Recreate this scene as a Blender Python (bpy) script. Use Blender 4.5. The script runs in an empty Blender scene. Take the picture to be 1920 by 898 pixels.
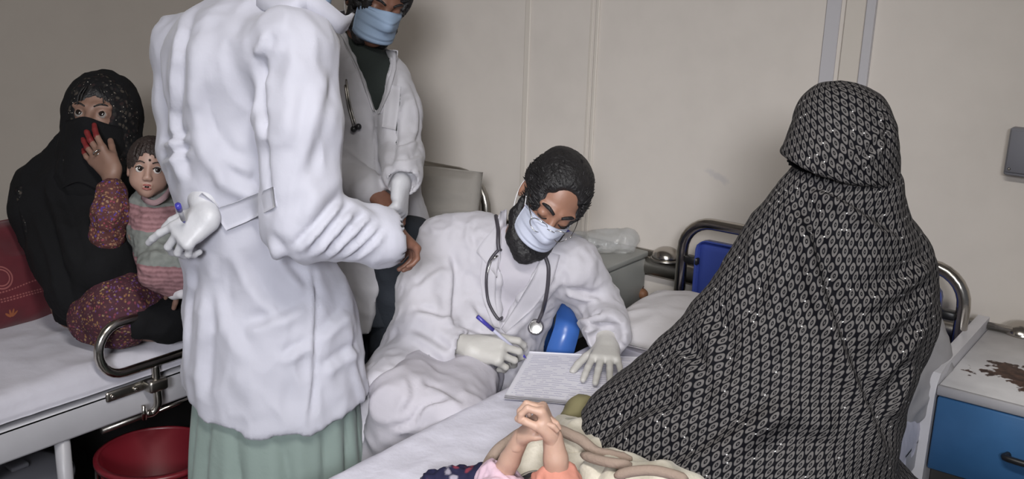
import bpy, bmesh, math, random
import numpy as np
from mathutils import Vector, Matrix, noise
from mathutils.bvhtree import BVHTree

random.seed(7)
S = bpy.context.scene
COL = S.collection

# ------------------------------------------------------------------ camera
# Room axes: +X along the back wall, +Y towards it (the way the beds point), +Z up.
FPX, CX, CY, CAM_H, YAW = 1867.0, 960.0, 449.0, 1.56, math.radians(36.5)
_up = np.array([215.0, 6851.0, 1867.0]); _up /= np.linalg.norm(_up)
_f = np.array([0, 0, -1.0]); _yw = _f - _up * (_f @ _up); _yw /= np.linalg.norm(_yw)
_xw = np.cross(_yw, _up)
_R = np.array([[math.cos(YAW), -math.sin(YAW), 0], [math.sin(YAW), math.cos(YAW), 0], [0, 0, 1]])
CM = _R @ np.array([_xw, _yw, _up])            # camera axes (columns) in room axes
CO = np.array([0, 0, CAM_H])
CR, CU, CB = CM[:, 0], CM[:, 1], CM[:, 2]      # right, up, back-towards-camera
cam_d = bpy.data.cameras.new('camera'); cam = bpy.data.objects.new('camera', cam_d); COL.objects.link(cam)
cam_d.sensor_fit = 'HORIZONTAL'; cam_d.sensor_width = 36.0; cam_d.lens = FPX / 1920 * 36.0
cam_d.clip_start = 0.02
mw = Matrix([list(CM[0]) + [0], list(CM[1]) + [0], list(CM[2]) + [CAM_H], [0, 0, 0, 1]])
cam.matrix_world = mw
S.camera = cam

# ------------------------------------------------------------------ light and exposure
W = bpy.data.worlds.new('world'); S.world = W; W.use_nodes = True
W.node_tree.nodes['Background'].inputs[0].default_value = (0.86, 0.90, 1.0, 1)
W.node_tree.nodes['Background'].inputs[1].default_value = 0.12
def area(name, loc, target, size, size_y, power, col):
    d = bpy.data.lights.new(name, 'AREA'); d.shape = 'RECTANGLE'; d.size = size; d.size_y = size_y
    d.energy = power; d.color = col
    o = bpy.data.objects.new(name, d); COL.objects.link(o); o.location = loc
    o.rotation_euler = (Vector(target) - Vector(loc)).to_track_quat('-Z', 'Y').to_euler()
    return o
key = area('window_daylight', (1.3, -2.1, 2.5), (-1.85, 2.1, 0.85), 0.9, 0.9, 19, (0.95, 0.96, 1.0)); key.data.spread = math.radians(46)
area('ceiling_lamp_light', (-0.35, 0.45, 2.655), (-0.35, 0.45, 0), 1.2, 0.3, 55, (1.0, 0.97, 0.92))
S.view_settings.view_transform = 'Standard'; S.view_settings.look = 'None'
S.view_settings.exposure = 0.0; S.view_settings.gamma = 1.0; S.view_settings.use_curve_mapping = False

# ------------------------------------------------------------------ helpers: points
def A3(*v): return np.array(v, float)
def ray(px, py): return CM @ np.array([(px - CX) / FPX, -(py - CY) / FPX, -1.0])
def P(px, py, d): return CO + ray(px, py) * d                 # a sight line at a given distance
def PZ(px, py, z):
    r = ray(px, py); return CO + r * ((z - CAM_H) / r[2])     # on a level plane
def unit(v): v = np.array(v, float); return v / (np.linalg.norm(v) + 1e-12)
def cam_frame(yaw, pitch, roll):
    """forward, up, right-in-view of a head that faces the lens, turned yaw to the view's right, pitched down, rolled clockwise"""
    y, p, r = [math.radians(a) for a in (yaw, pitch, roll)]
    F = A3(math.sin(y) * math.cos(p), -math.sin(p), math.cos(y) * math.cos(p))
    U0 = A3(math.sin(y) * math.sin(p), math.cos(p), math.cos(y) * math.sin(p))
    X0 = np.cross(U0, F)
    U = U0 * math.cos(r) + X0 * math.sin(r); X = X0 * math.cos(r) - U0 * math.sin(r)
    return CM @ F, CM @ U, CM @ X

# ------------------------------------------------------------------ helpers: materials
def M(name, col, rough=0.6, metal=0.0, bump=0.0, bscale=40.0, var=0.0, vscale=6.0, sheen=0.0, spec=0.5, trans=0.0, alpha=1.0, sss=0.0, coords='Object', detail=4.0):
    m = bpy.data.materials.new(name); m.use_nodes = True
    nt = m.node_tree; b = nt.nodes['Principled BSDF']
    c = tuple(col) + (1,)
    b.inputs['Base Color'].default_value = c
    b.inputs['Roughness'].default_value = rough; b.inputs['Metallic'].default_value = metal
    b.inputs['Specular IOR Level'].default_value = spec
    if sheen: b.inputs['Sheen Weight'].default_value = sheen
    if trans: b.inputs['Transmission Weight'].default_value = trans
    if alpha < 1: b.inputs['Alpha'].default_value = alpha
    if sss:
        b.inputs['Subsurface Weight'].default_value = sss; b.inputs['Subsurface Radius'].default_value = (0.01, 0.004, 0.002)
    tc = nt.nodes.new('ShaderNodeTexCoord')
    if bump:
        n = nt.nodes.new('ShaderNodeTexNoise'); n.inputs['Scale'].default_value = bscale; n.inputs['Detail'].default_value = detail
        nt.links.new(tc.outputs[coords], n.inputs['Vector'])
        bp = nt.nodes.new('ShaderNodeBump'); bp.inputs['Strength'].default_value = bump; bp.inputs['Distance'].default_value = 0.01
        nt.links.new(n.outputs['Fac'], bp.inputs['Height']); nt.links.new(bp.outputs['Normal'], b.inputs['Normal'])
    if var:
        n = nt.nodes.new('ShaderNodeTexNoise'); n.inputs['Scale'].default_value = vscale; n.inputs['Detail'].default_value = 5
        nt.links.new(tc.outputs[coords], n.inputs['Vector'])
        r = nt.nodes.new('ShaderNodeValToRGB')
        r.color_ramp.elements[0].position = 0.3; r.color_ramp.elements[1].position = 0.7
        r.color_ramp.elements[0].color = tuple(max(0, x * (1 - var)) for x in col) + (1,)
        r.color_ramp.elements[1].color = tuple(min(1, x * (1 + var)) for x in col) + (1,)
        nt.links.new(n.outputs['Fac'], r.inputs['Fac']); nt.links.new(r.outputs['Color'], b.inputs['Base Color'])
    return m

class NB:
    """small node-expression builder"""
    def __init__(s, m): s.nt = m.node_tree; s.b = s.nt.nodes['Principled BSDF']
    def node(s, t, **kw):
        n = s.nt.nodes.new(t)
        for k, v in kw.items(): setattr(n, k, v)
        return n
    def put(s, sock, v):
        if isinstance(v, (int, float)): sock.default_value = v
        elif isinstance(v, tuple): sock.default_value = v
        else: s.nt.links.new(v, sock)
    def m(s, op, a, b=0.0, c=None):
        n = s.node('ShaderNodeMath', operation=op); s.put(n.inputs[0], a); s.put(n.inputs[1], b)
        if c is not None: s.put(n.inputs[2], c)
        return n.outputs[0]
    def sep(s, v):
        n = s.node('ShaderNodeSeparateXYZ'); s.put(n.inputs[0], v); return n.outputs
    def comb(s, x, y, z):
        n = s.node('ShaderNodeCombineXYZ'); s.put(n.inputs[0], x); s.put(n.inputs[1], y); s.put(n.inputs[2], z); return n.outputs[0]
    def mix(s, f, a, b):
        n = s.node('ShaderNodeMix', data_type='RGBA'); s.put(n.inputs[0], f); s.put(n.inputs[6], a); s.put(n.inputs[7], b); return n.outputs[2]
    def tc(s, k): return s.node('ShaderNodeTexCoord').outputs[k]
    def noise(s, v, scale, detail=3.0):
        n = s.node('ShaderNodeTexNoise'); s.put(n.inputs['Vector'], v); n.inputs['Scale'].default_value = scale; n.inputs['Detail'].default_value = detail; return n.outputs
    def vor(s, v, scale, feature='F1'):
        n = s.node('ShaderNodeTexVoronoi', feature=feature); s.put(n.inputs['Vector'], v); n.inputs['Scale'].default_value = scale; return n.outputs
    def ss(s, x, lo, hi):
        n = s.node('ShaderNodeMapRange', interpolation_type='SMOOTHSTEP'); s.put(n.inputs[0], x); n.inputs[1].default_value = lo; n.inputs[2].default_value = hi; return n.outputs[0]
    def ramp(s, f, stops):
        n = s.node('ShaderNodeValToRGB'); s.put(n.inputs[0], f); r = n.color_ramp
        while len(r.elements) < len(stops): r.elements.new(0.5)
        for e, (p, c) in zip(r.elements, stops): e.position = p; e.color = tuple(c) + (1,)
        return n.outputs[0]
    def color(s, v): s.put(s.b.inputs['Base Color'], v)
    def bump(s, h, st=0.3, dist=0.01):
        n = s.node('ShaderNodeBump'); s.put(n.inputs['Height'], h); n.inputs['Strength'].default_value = st; n.inputs['Distance'].default_value = dist
        s.nt.links.new(n.outputs[0], s.b.inputs['Normal'])

# ------------------------------------------------------------------ helpers: objects
def thing(name, loc, label, cat, group=None):
    o = bpy.data.objects.new(name, None); COL.objects.link(o); o.location = tuple(loc); o.empty_display_size = 0.05
    o['label'] = label; o['category'] = cat
    if group: o['group'] = group
    return o
def mk(name, verts, faces, mat, parent=None, smooth=True, uv=None, kind=None, label=None, cat=None, group=None, fmat=None):
    """one mesh object; with a parent its vertices are kept relative to the thing's base"""
    v = np.array(verts, float).reshape(-1, 3)
    if parent is not None:
        root = parent
        while root.parent: root = root.parent
        org = np.array(root.location)
    else:
        lo, hi = v.min(0), v.max(0); org = A3((lo[0] + hi[0]) / 2, (lo[1] + hi[1]) / 2, lo[2])
    me = bpy.data.meshes.new(name)
    me.from_pydata((v - org).tolist(), [], [list(f) for f in faces])
    mats = mat if isinstance(mat, (list, tuple)) else [mat]
    for m_ in mats: me.materials.append(m_)
    if fmat is not None: me.polygons.foreach_set('material_index', np.array(fmat, dtype=np.int32))
    if uv is not None:
        l = me.uv_layers.new(name='UVMap'); li = np.empty(len(me.loops), dtype=np.int32); me.loops.foreach_get('vertex_index', li)
        l.data.foreach_set('uv', np.array(uv, dtype=np.float32)[li].ravel())
    me.polygons.foreach_set('use_smooth', [smooth] * len(me.polygons))
    me.update()
    o = bpy.data.objects.new(name, me); COL.objects.link(o)
    if parent is not None: o.parent = parent
    else: o.location = tuple(org)
    if kind: o['kind'] = kind
    if label: o['label'] = label
    if cat: o['category'] = cat
    if group: o['group'] = group
    return o
def autosmooth(o, ang=35):
    me = o.data; bm = bmesh.new(); bm.from_mesh(me)
    for e in bm.edges:
        if len(e.link_faces) == 2 and e.calc_face_angle(0) > math.radians(ang): e.smooth = False
    bm.to_mesh(me); bm.free(); return o
def join(parts):
    vs, fs, n = [], [], 0
    for v, f in parts:
        vs.append(np.array(v, float).reshape(-1, 3)); fs += [[i + n for i in q] for q in f]; n += len(vs[-1])
    return np.concatenate(vs), fs
def box(lo, hi, bev=0.0, seg=2, rot=None, org=None):
    bm = bmesh.new(); bmesh.ops.create_cube(bm, size=1)
    lo, hi = np.array(lo, float), np.array(hi, float)
    for v in bm.verts: v.co = Vector(tuple((np.array(v.co) + 0.5) * (hi - lo) + lo))
    if bev: bmesh.ops.bevel(bm, geom=bm.edges[:], offset=bev, segments=seg, affect='EDGES', profile=0.5)
    v = np.array([tuple(x.co) for x in bm.verts]); bm.verts.index_update(); f = [[x.index for x in q.verts] for q in bm.faces]; bm.free()
    if rot is not None: v = (v - org) @ np.array(rot).T + org
    return v, f
def smooth_path(pts, n=8, closed=False):
    pts = np.array(pts, float)
    if closed: pts = np.vstack([pts[-1:], pts, pts[:2]])
    else: pts = np.vstack([2 * pts[0] - pts[1], pts, 2 * pts[-1] - pts[-2]])
    out = []
    for i in range(1, len(pts) - 2):
        p0, p1, p2, p3 = pts[i - 1:i + 3]
        for t in np.linspace(0, 1, n, endpoint=False):
            out.append(0.5 * (2 * p1 + (p2 - p0) * t + (2 * p0 - 5 * p1 + 4 * p2 - p3) * t * t + (3 * p1 - p0 - 3 * p2 + p3) * t ** 3))
    if not closed: out.append(pts[-2])
    return np.array(out)
def tube(path, r, n=10, closed=False, cap=True, flat=None):
    """round (or flattened) tube along a path; r one value or one per point"""
    path = np.array(path, float); m = len(path); r = np.full(m, r) if np.isscalar(r) else np.array(r, float)
    T = np.gradient(path, axis=0)
    if closed: T = np.roll(path, -1, 0) - np.roll(path, 1, 0)
    T /= np.linalg.norm(T, axis=1)[:, None] + 1e-12
    u = np.cross(T[0], [0, 0, 1.0]); u = np.cross(T[0], [1.0, 0, 0]) if np.linalg.norm(u) < 0.1 else u; u = unit(u)
    vs = []
    a = np.linspace(0, 2 * math.pi, n, endpoint=False)
    for i in range(m):
        u = unit(u - T[i] * (u @ T[i])); w = np.cross(T[i], u)
        fu, fw = (1, 1) if flat is None else flat
        vs.append(path[i] + r[i] * (fu * np.cos(a)[:, None] * u + fw * np.sin(a)[:, None] * w))
    vs = np.concatenate(vs); fs = []
    for i in range(m if closed else m - 1):
        j = (i + 1) % m
        for k in range(n): fs.append([i * n + k, i * n + (k + 1) % n, j * n + (k + 1) % n, j * n + k])
    if cap and not closed: fs += [list(range(n))[::-1], list(range((m - 1) * n, m * n))]
    return vs, fs
def band(path, side, w, t):
    """flat strip of width w (along side vectors) and thickness t following a path"""
    path = np.array(path, float); m = len(path); side = np.broadcast_to(np.array(side, float), (m, 3))
    T = np.gradient(path, axis=0); vs = []
    for i in range(m):
        s = unit(side[i] - unit(T[i]) * (side[i] @ unit(T[i]))); nn = unit(np.cross(T[i], s)); wi = w if np.isscalar(w) else w[i]
        for a, b in ((-1, -1), (1, -1), (1, 1), (-1, 1)): vs.append(path[i] + s * a * wi / 2 + nn * b * t / 2)
    fs = [[0, 3, 2, 1], [4 * m - 4, 4 * m - 3, 4 * m - 2, 4 * m - 1]]
    for i in range(m - 1):
        for k in range(4): fs.append([4 * i + k, 4 * i + (k + 1) % 4, 4 * i + 4 + (k + 1) % 4, 4 * i + 4 + k])
    return np.array(vs), fs
def grid_faces(m, n, closed_n=False):
    fs = []
    for i in range(m - 1):
        for k in range(n if closed_n else n - 1):
            k2 = (k + 1) % n; fs.append([i * n + k, i * n + k2, (i + 1) * n + k2, (i + 1) * n + k])
    return fs
def slab(top, m, n, th):
    """closed sheet: m x n grid of points with a thickness along its normals"""
    top = np.array(top, float).reshape(m, n, 3)
    du = np.gradient(top, axis=0); dv = np.gradient(top, axis=1); nn = np.cross(du, dv); nn /= np.linalg.norm(nn, axis=2)[..., None] + 1e-12
    bot = top - nn * th
    v = np.concatenate([top.reshape(-1, 3), bot.reshape(-1, 3)]); N = m * n; f = grid_faces(m, n)
    f2 = [[a + N for a in q[::-1]] for q in f]; e = []
    per = [i * n for i in range(m)] + [(m - 1) * n + k for k in range(1, n)] + [i * n + n - 1 for i in range(m - 2, -1, -1)] + [k for k in range(n - 2, 0, -1)]
    for i in range(len(per)):
        a, b = per[i], per[(i + 1) % len(per)]; e.append([a, a + N, b + N, b])
    return v, [q[::-1] for q in f + f2 + e] if False else f + f2 + e
def loft(rings, cap=True):
    rings = np.array(rings, float); m, n, _ = rings.shape
    f = grid_faces(m, n, True)
    if cap: f += [list(range(n))[::-1], list(range((m - 1) * n, m * n))]
    return rings.reshape(-1, 3), f
def lathe(prof, c, n=32, cap=True):
    a = np.linspace(0, 2 * math.pi, n, endpoint=False); c = np.array(c, float)
    return loft([[c + A3(r * math.cos(t), r * math.sin(t), z) for t in a] for r, z in prof], cap)
def sphere(c, r, n=16, m=10, R=None):
    c = np.array(c, float); r = np.array(r if not np.isscalar(r) else (r, r, r), float); rings = []
    for i in range(m + 1):
        p = math.pi * (0.02 + 0.96 * i / m)
        rings.append([[math.sin(p) * math.cos(t) * r[0], math.sin(p) * math.sin(t) * r[1], -math.cos(p) * r[2]] for t in np.linspace(0, 2 * math.pi, n, endpoint=False)])
    v, f = loft(rings)
    if R is not None: v = v @ np.array(R).T
    return v + c, f

# ------------------------------------------------------------------ helpers: smooth bodies (distance field -> one closed surface)
def smin(a, b, k):
    h = np.clip(0.5 + 0.5 * (b - a) / k, 0, 1); return b * (1 - h) + a * h - k * h * (1 - h)
class Field:
    def __init__(s, lo, hi, h):
        s.lo = np.array(lo, float); s.h = h; s.n = np.ceil((np.array(hi, float) - s.lo) / h).astype(int) + 1
        s.d = np.full(s.n, 0.5); s.ax = [s.lo[i] + h * np.arange(s.n[i]) for i in range(3)]
    def _sub(s, lo, hi, mar):
        a = np.clip(np.floor((np.array(lo) - mar - s.lo) / s.h).astype(int), 0, s.n); b = np.clip(np.ceil((np.array(hi) + mar - s.lo) / s.h).astype(int) + 1, 0, s.n)
        sl = tuple(slice(a[i], b[i]) for i in range(3))
        x, y, z = s.ax[0][sl[0]][:, None, None], s.ax[1][sl[1]][None, :, None], s.ax[2][sl[2]][None, None, :]
        return sl, x, y, z
    def _put(s, sl, d, k, sub):
        if d.size == 0: return s
        if sub: s.d[sl] = -smin(-s.d[sl], d, k)
        else: s.d[sl] = smin(s.d[sl], d, k)
        return s
    def cone(s, a, b, ra, rb, k=0.03, sq=None, f=1.0, sub=False):
        """tapered capsule a->b; sq/f squashes it along direction sq by factor f (>1 thinner)"""
        a, b = np.array(a, float), np.array(b, float); R = max(ra, rb) * max(1, 1 / f)
        sl, x, y, z = s._sub(np.minimum(a, b) - R, np.maximum(a, b) + R, k * 1.5 + 0.02)
        q = [x - a[0], y - a[1], z - a[2]]; v = b - a
        if sq is not None:
            n = unit(sq); dn = q[0] * n[0] + q[1] * n[1] + q[2] * n[2]; q = [q[i] + dn * n[i] * (f - 1) for i in range(3)]; v = v + n * (v @ n) * (f - 1)
        t = np.clip((q[0] * v[0] + q[1] * v[1] + q[2] * v[2]) / (v @ v + 1e-12), 0, 1)
        d = np.sqrt((q[0] - t * v[0]) ** 2 + (q[1] - t * v[1]) ** 2 + (q[2] - t * v[2]) ** 2) - (ra + (rb - ra) * t)
        return s._put(sl, d, k, sub)
    def path(s, pts, rs, k=0.03, sq=None, f=1.0):
        for i in range(len(pts) - 1): s.cone(pts[i], pts[i + 1], rs[i], rs[i + 1], k, sq, f)
        return s
    def ell(s, c, r, R=None, k=0.03, sub=False):
        """ellipsoid, R rows = its axes"""
        c = np.array(c, float); r = np.array(r if not np.isscalar(r) else (r, r, r), float); R = np.eye(3) if R is None else np.array(R, float)
        m = r.max(); sl, x, y, z = s._sub(c - m, c + m, k * 1.5 + 0.02)
        q = [x - c[0], y - c[1], z - c[2]]; p = [sum(q[j] * R[i][j] for j in range(3)) / r[i] for i in range(3)]
        k0 = np.sqrt(sum(v * v for v in p)); k1 = np.sqrt(sum((p[i] / r[i]) ** 2 for i in range(3))) + 1e-9
        return s._put(sl, k0 * (k0 - 1) / k1, k, sub)
    def cut(s, pt, n, k=0.01):
        """keep only the side that n points away from"""
        n = unit(n); x, y, z = s.ax[0][:, None, None], s.ax[1][None, :, None], s.ax[2][None, None, :]
        d = (x - pt[0]) * n[0] + (y - pt[1]) * n[1] + (z - pt[2]) * n[2]
        s.d = -smin(-s.d, -d, k); return s
    def mesh(s, relax=1):
        d = s.d.copy(); d[0], d[-1], d[:, 0], d[:, -1], d[:, :, 0], d[:, :, -1] = [np.maximum(v, 1e-3) for v in (d[0], d[-1], d[:, 0], d[:, -1], d[:, :, 0], d[:, :, -1])]
        g = d < 0; cnt = np.zeros(np.array(d.shape) - 1, np.int8); nx, ny, nz = cnt.shape
        offs = [(i, j, k) for i in (0, 1) for j in (0, 1) for k in (0, 1)]
        for i, j, k in offs: cnt += g[i:i + nx, j:j + ny, k:k + nz]
        I = np.argwhere((cnt > 0) & (cnt < 8)); idx = np.full(cnt.shape, -1, np.int32); idx[I[:, 0], I[:, 1], I[:, 2]] = np.arange(len(I))
        cv = {o: d[I[:, 0] + o[0], I[:, 1] + o[1], I[:, 2] + o[2]] for o in offs}
        acc = np.zeros((len(I), 3)); num = np.zeros(len(I))
        for o in offs:
            for ax in range(3):
                if o[ax]: continue
                o2 = list(o); o2[ax] = 1; a, b = cv[o], cv[tuple(o2)]; m_ = (a < 0) != (b < 0)
                t = np.where(m_, a / np.where(m_, a - b, 1), 0); p = np.tile(np.array(o, float), (len(I), 1)); p[:, ax] += t
                acc += p * m_[:, None]; num += m_
        V = s.lo + (I + acc / num[:, None]) * s.h
        F = []
        for ax in range(3):
            sl0 = [slice(1, -1)] * 3; sl0[ax] = slice(0, -1); sl1 = list(sl0); sl1[ax] = slice(1, None)
            a, b = g[tuple(sl0)], g[tuple(sl1)]; Q = np.argwhere(a != b)
            base = Q.copy(); o1, o2 = (ax + 1) % 3, (ax + 2) % 3
            base[:, o1] += 1; base[:, o2] += 1
            def at(d1, d2):
                c = base.copy(); c[:, o1] += d1; c[:, o2] += d2; return idx[c[:, 0], c[:, 1], c[:, 2]]
            q = np.stack([at(-1, -1), at(0, -1), at(0, 0), at(-1, 0)], 1); fl = ~a[Q[:, 0], Q[:, 1], Q[:, 2]]
            q[fl] = q[fl][:, ::-1]; F.append(q)
        F = np.concatenate(F)
        for _ in range(relax): V = relax_mesh(V, F, 0.5)
        return V, F
def relax_mesh(V, F, w=0.5):
    F = np.asarray(F); acc = np.zeros_like(V); n = np.zeros(len(V))
    for i in range(4):
        for j in (1, 3):
            np.add.at(acc, F[:, i], V[F[:, (i + j) % 4]]); np.add.at(n, F[:, i], 1)
    return V * (1 - w) + w * acc / np.maximum(n, 1)[:, None]
def normals(V, F):
    F4 = np.array([list(q) + [q[-1]] * (4 - len(q)) for q in F if len(q) <= 4]); n = np.cross(V[F4[:, 2]] - V[F4[:, 0]], V[F4[:, 3]] - V[F4[:, 1]])
    N = np.zeros_like(V)
    for i in range(4): np.add.at(N, F4[:, i], n)
    return N / (np.linalg.norm(N, axis=1)[:, None] + 1e-12)
def on_surface(V, F, pix):
    """points of a surface met by sight lines"""
    T = BVHTree.FromPolygons([tuple(v) for v in V], [list(q) for q in F]); out = []
    pix = smooth_path([A3(a, b, 0) for a, b in pix], 6)[:, :2] if len(pix) > 1 else np.array(pix, float)
    for x, y in pix:
        r = ray(x, y); h = T.ray_cast(Vector(CO), Vector(r).normalized())
        if h[0] is not None: out.append(np.array(h[0]))
    return np.array(out)
def folds(V, F, lst, seg_gate=0.25):
    """cloth folds: (pixels, width, height, kind) - 'r' a ridge (negative: a furrow), 's' a lap with one raised side"""
    V = np.array(V, float); N = normals(V, F); D = np.zeros(len(V))
    for pix, w, amp, kind in lst:
        q = on_surface(V, F, pix)
        if len(q) < 2: continue
        best = np.full(len(V), 9.0); sg = np.zeros(len(V)); tt = np.zeros(len(V))
        lo, hi = q.min(0) - 4 * w, q.max(0) + 4 * w; ok = np.where(np.all((V > lo) & (V < hi), axis=1))[0]
        X = V[ok]; bb = best[ok]; s_ = sg[ok]; t_ = tt[ok]; L = len(q) - 1
        for i in range(L):
            e = q[i + 1] - q[i]
            if np.linalg.norm(e) > seg_gate: continue
            t = np.clip((X - q[i]) @ e / (e @ e + 1e-12), 0, 1); dv = X - (q[i] + t[:, None] * e); d = np.linalg.norm(dv, axis=1)
            b = d < bb; bb[b] = d[b]; s_[b] = np.sign(np.einsum('ij,ij->i', np.cross(np.tile(unit(e), (b.sum(), 1)), N[ok][b]), dv[b])); t_[b] = (i + t[b]) / L
        taper = np.clip(np.minimum(t_, 1 - t_) * 5, 0, 1) ** 0.7
        if kind == 'r': D[ok] += amp * taper * np.exp(-(bb / w) ** 2)
        else: D[ok] += amp * taper * s_ * (bb / w) * np.exp(-(bb / w) ** 2 + 0.5) * 1.2
    return V + N * D[:, None]
def crumple(V, F, amp, scale, stretch=(1, 1, 1), seed=0.0, ridged=True, mask=None):
    V = np.array(V, float); N = normals(V, F); st = np.array(stretch)
    q = V * st * scale + seed
    n = np.array([noise.noise(Vector(p)) + 0.5 * noise.noise(Vector(p) * 2.1) for p in q])
    if ridged: n = 0.35 - np.abs(n)
    if mask is not None: n = n * mask
    return V + N * (amp * n)[:, None]

def folds_k(V, F, k, lst): return folds(V, F, [(p, w * 1.15, a * k, t) for p, w, a, t in lst])

# ------------------------------------------------------------------ materials
def wall_mat(name, col, smear=None):
    m = M(name, col, 0.75, spec=0.2); b = NB(m); v = b.tc('Object')
    n1 = b.noise(v, 1.3, 4)[0]; n2 = b.noise(v, 9.0, 6)[0]; n3 = b.noise(v, 60.0, 3)[0]
    f = b.m('ADD', b.m('MULTIPLY', n1, 0.6), b.m('MULTIPLY', n2, 0.4))
    b.color(b.ramp(f, [(0.30, [c * 0.93 for c in col]), (0.5, col), (0.72, [min(1, c * 1.05) for c in col])]))
    if smear is not None:                      # a rubbed bluish smear on the paint
        s = b.sep(b.node('ShaderNodeNewGeometry').outputs['Position']); dx = b.m('DIVIDE', b.m('SUBTRACT', s[0], smear[0]), 0.06); dz = b.m('DIVIDE', b.m('ADD', b.m('SUBTRACT', s[2], smear[2]), b.m('MULTIPLY', b.m('SUBTRACT', s[0], smear[0]), 0.35)), 0.016)
        d = b.m('ADD', b.m('SQRT', b.m('ADD', b.m('MULTIPLY', dx, dx), b.m('MULTIPLY', dz, dz))), b.m('MULTIPLY', b.m('SUBTRACT', b.noise(v, 45.0, 4)[0], 0.5), 1.6))
        src = b.b.inputs['Base Color'].links[0].from_socket; b.color(b.mix(b.m('MULTIPLY', b.m('SUBTRACT', 1.0, b.ss(d, 0.3, 1.1)), 0.35), src, (0.40, 0.39, 0.43, 1)))
    b.bump(n3, 0.08, 0.004); return m
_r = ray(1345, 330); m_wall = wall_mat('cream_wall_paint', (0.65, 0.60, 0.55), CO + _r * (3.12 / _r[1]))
m_wall_shaded = wall_mat('shaded_wall_paint', (0.355, 0.32, 0.285))  # left wall: its dimmer light is put into a darker paint colour
m_trim = M('trim_paint', (0.62, 0.57, 0.51), 0.55, bump=0.05)
m_pipe = M('bluish_cover_strip', (0.52, 0.505, 0.525), 0.45, bump=0.03)
m_floor = M('dark_floor', (0.06, 0.055, 0.055), 0.45, var=0.3, vscale=5)
m_ceil = M('ceiling_paint', (0.6, 0.58, 0.55), 0.8, bump=0.05)
m_skirt = M('dark_skirting', (0.12, 0.11, 0.105), 0.6, var=0.2)
m_chrome = M('worn_chrome', (0.50, 0.47, 0.43), 0.2, 1.0, bump=0.02, bscale=120)
m_steel = M('brushed_steel', (0.36, 0.34, 0.31), 0.33, 1.0, bump=0.03, bscale=200)
m_bedpaint = M('white_bed_enamel', (0.38, 0.375, 0.40), 0.4, bump=0.02, var=0.06, vscale=8)
m_sheet = M('white_sheet', (0.46, 0.45, 0.505), 0.85, bump=0.25, bscale=26, sheen=0.1, var=0.05)
m_sheet2 = M('shiny_white_cover', (0.60, 0.59, 0.675), 0.5, bump=0.45, bscale=24, var=0.04, detail=6)
m_pillow = M('beige_pillowcase', (0.27, 0.25, 0.225), 0.85, bump=0.2, bscale=30, var=0.06)  # beige darkened to carry the shade at the bed head
m_pillow2 = M('pale_pillowcase', (0.58, 0.56, 0.58), 0.85, bump=0.2, bscale=30)
m_bluepanel = M('blue_board', (0.045, 0.075, 0.33), 0.42, bump=0.03)
m_bluepl = M('blue_plastic', (0.045, 0.13, 0.42), 0.3)
m_bluedr = M('blue_drawer_paint', (0.038, 0.125, 0.285), 0.45, bump=0.04, var=0.08, vscale=12)
m_boxgrey = M('grey_painted_metal', (0.30, 0.305, 0.29), 0.5, var=0.08, vscale=7, bump=0.03)
m_black = M('black_plastic', (0.012, 0.012, 0.014), 0.4)
m_rubber = M('black_rubber_tubing', (0.05, 0.045, 0.055), 0.45)
m_redpl = M('red_plastic', (0.12, 0.007, 0.013), 0.35)
m_greypl = M('grey_plastic', (0.20, 0.20, 0.225), 0.5)
m_bag = M('clear_plastic_film', (0.70, 0.71, 0.71), 0.2, trans=0.4, alpha=0.45, bump=0.6, bscale=22)
m_coat = M('white_coat_cotton', (0.42, 0.42, 0.48), 0.8, bump=0.10, bscale=45, sheen=0.15)
m_coat2 = M('off_white_coat_cotton', (0.40, 0.39, 0.415), 0.8, bump=0.10, bscale=45, sheen=0.15)
m_coat3 = M('worn_white_coat_cotton', (0.47, 0.455, 0.495), 0.8, bump=0.10, bscale=45, sheen=0.15)
m_shirtw = M('white_shirt_cotton', (0.45, 0.43, 0.475), 0.8, bump=0.1, bscale=60)
m_green = M('pale_green_cotton', (0.20, 0.255, 0.235), 0.85, bump=0.15, bscale=40, sheen=0.1)
m_dkgreen = M('dark_green_knit', (0.012, 0.017, 0.015), 0.9, bump=0.2, bscale=200)
m_navy = M('navy_trousers', (0.014, 0.018, 0.026), 0.85, bump=0.15, bscale=80)
m_glove = M('latex_glove', (0.45, 0.435, 0.41), 0.45, bump=0.12, bscale=70)
m_glovew = M('white_latex_glove', (0.46, 0.46, 0.485), 0.45, bump=0.12, bscale=70)
m_skin = M('skin_brown', (0.30, 0.155, 0.105), 0.45, sss=0.06, var=0.12, vscale=18, bump=0.05, bscale=90)
m_skin2 = M('skin_deep_brown', (0.16, 0.075, 0.05), 0.5, sss=0.05, var=0.12, vscale=18)
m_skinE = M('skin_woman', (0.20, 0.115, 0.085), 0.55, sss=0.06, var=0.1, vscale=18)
m_skinB = M('skin_infant', (0.30, 0.185, 0.145), 0.5, sss=0.08, var=0.08, vscale=20)
m_skinG = M('skin_baby_arms', (0.46, 0.295, 0.225), 0.5, sss=0.08, var=0.08, vscale=20, bump=0.06, bscale=90)
m_henna = M('henna_red_fingertips', (0.14, 0.012, 0.013), 0.55)
m_lip = M('lip_red', (0.26, 0.085, 0.075), 0.5)
m_hair = M('black_hair', (0.010, 0.009, 0.010), 0.55, bump=0.5, bscale=120)
m_hairB = M('infant_dark_hair', (0.025, 0.016, 0.014), 0.6, bump=0.5, bscale=150)
m_mask = M('blue_mask_fabric', (0.24, 0.32, 0.44), 0.8, bump=0.06, bscale=150)
m_mask3 = M('pale_mask_fabric', (0.50, 0.53, 0.64), 0.8, bump=0.06, bscale=150)
m_loop = M('white_elastic', (0.62, 0.61, 0.62), 0.7)
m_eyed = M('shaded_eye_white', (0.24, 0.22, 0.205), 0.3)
m_eyew = M('eye_white', (0.62, 0.60, 0.57), 0.25)
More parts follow.
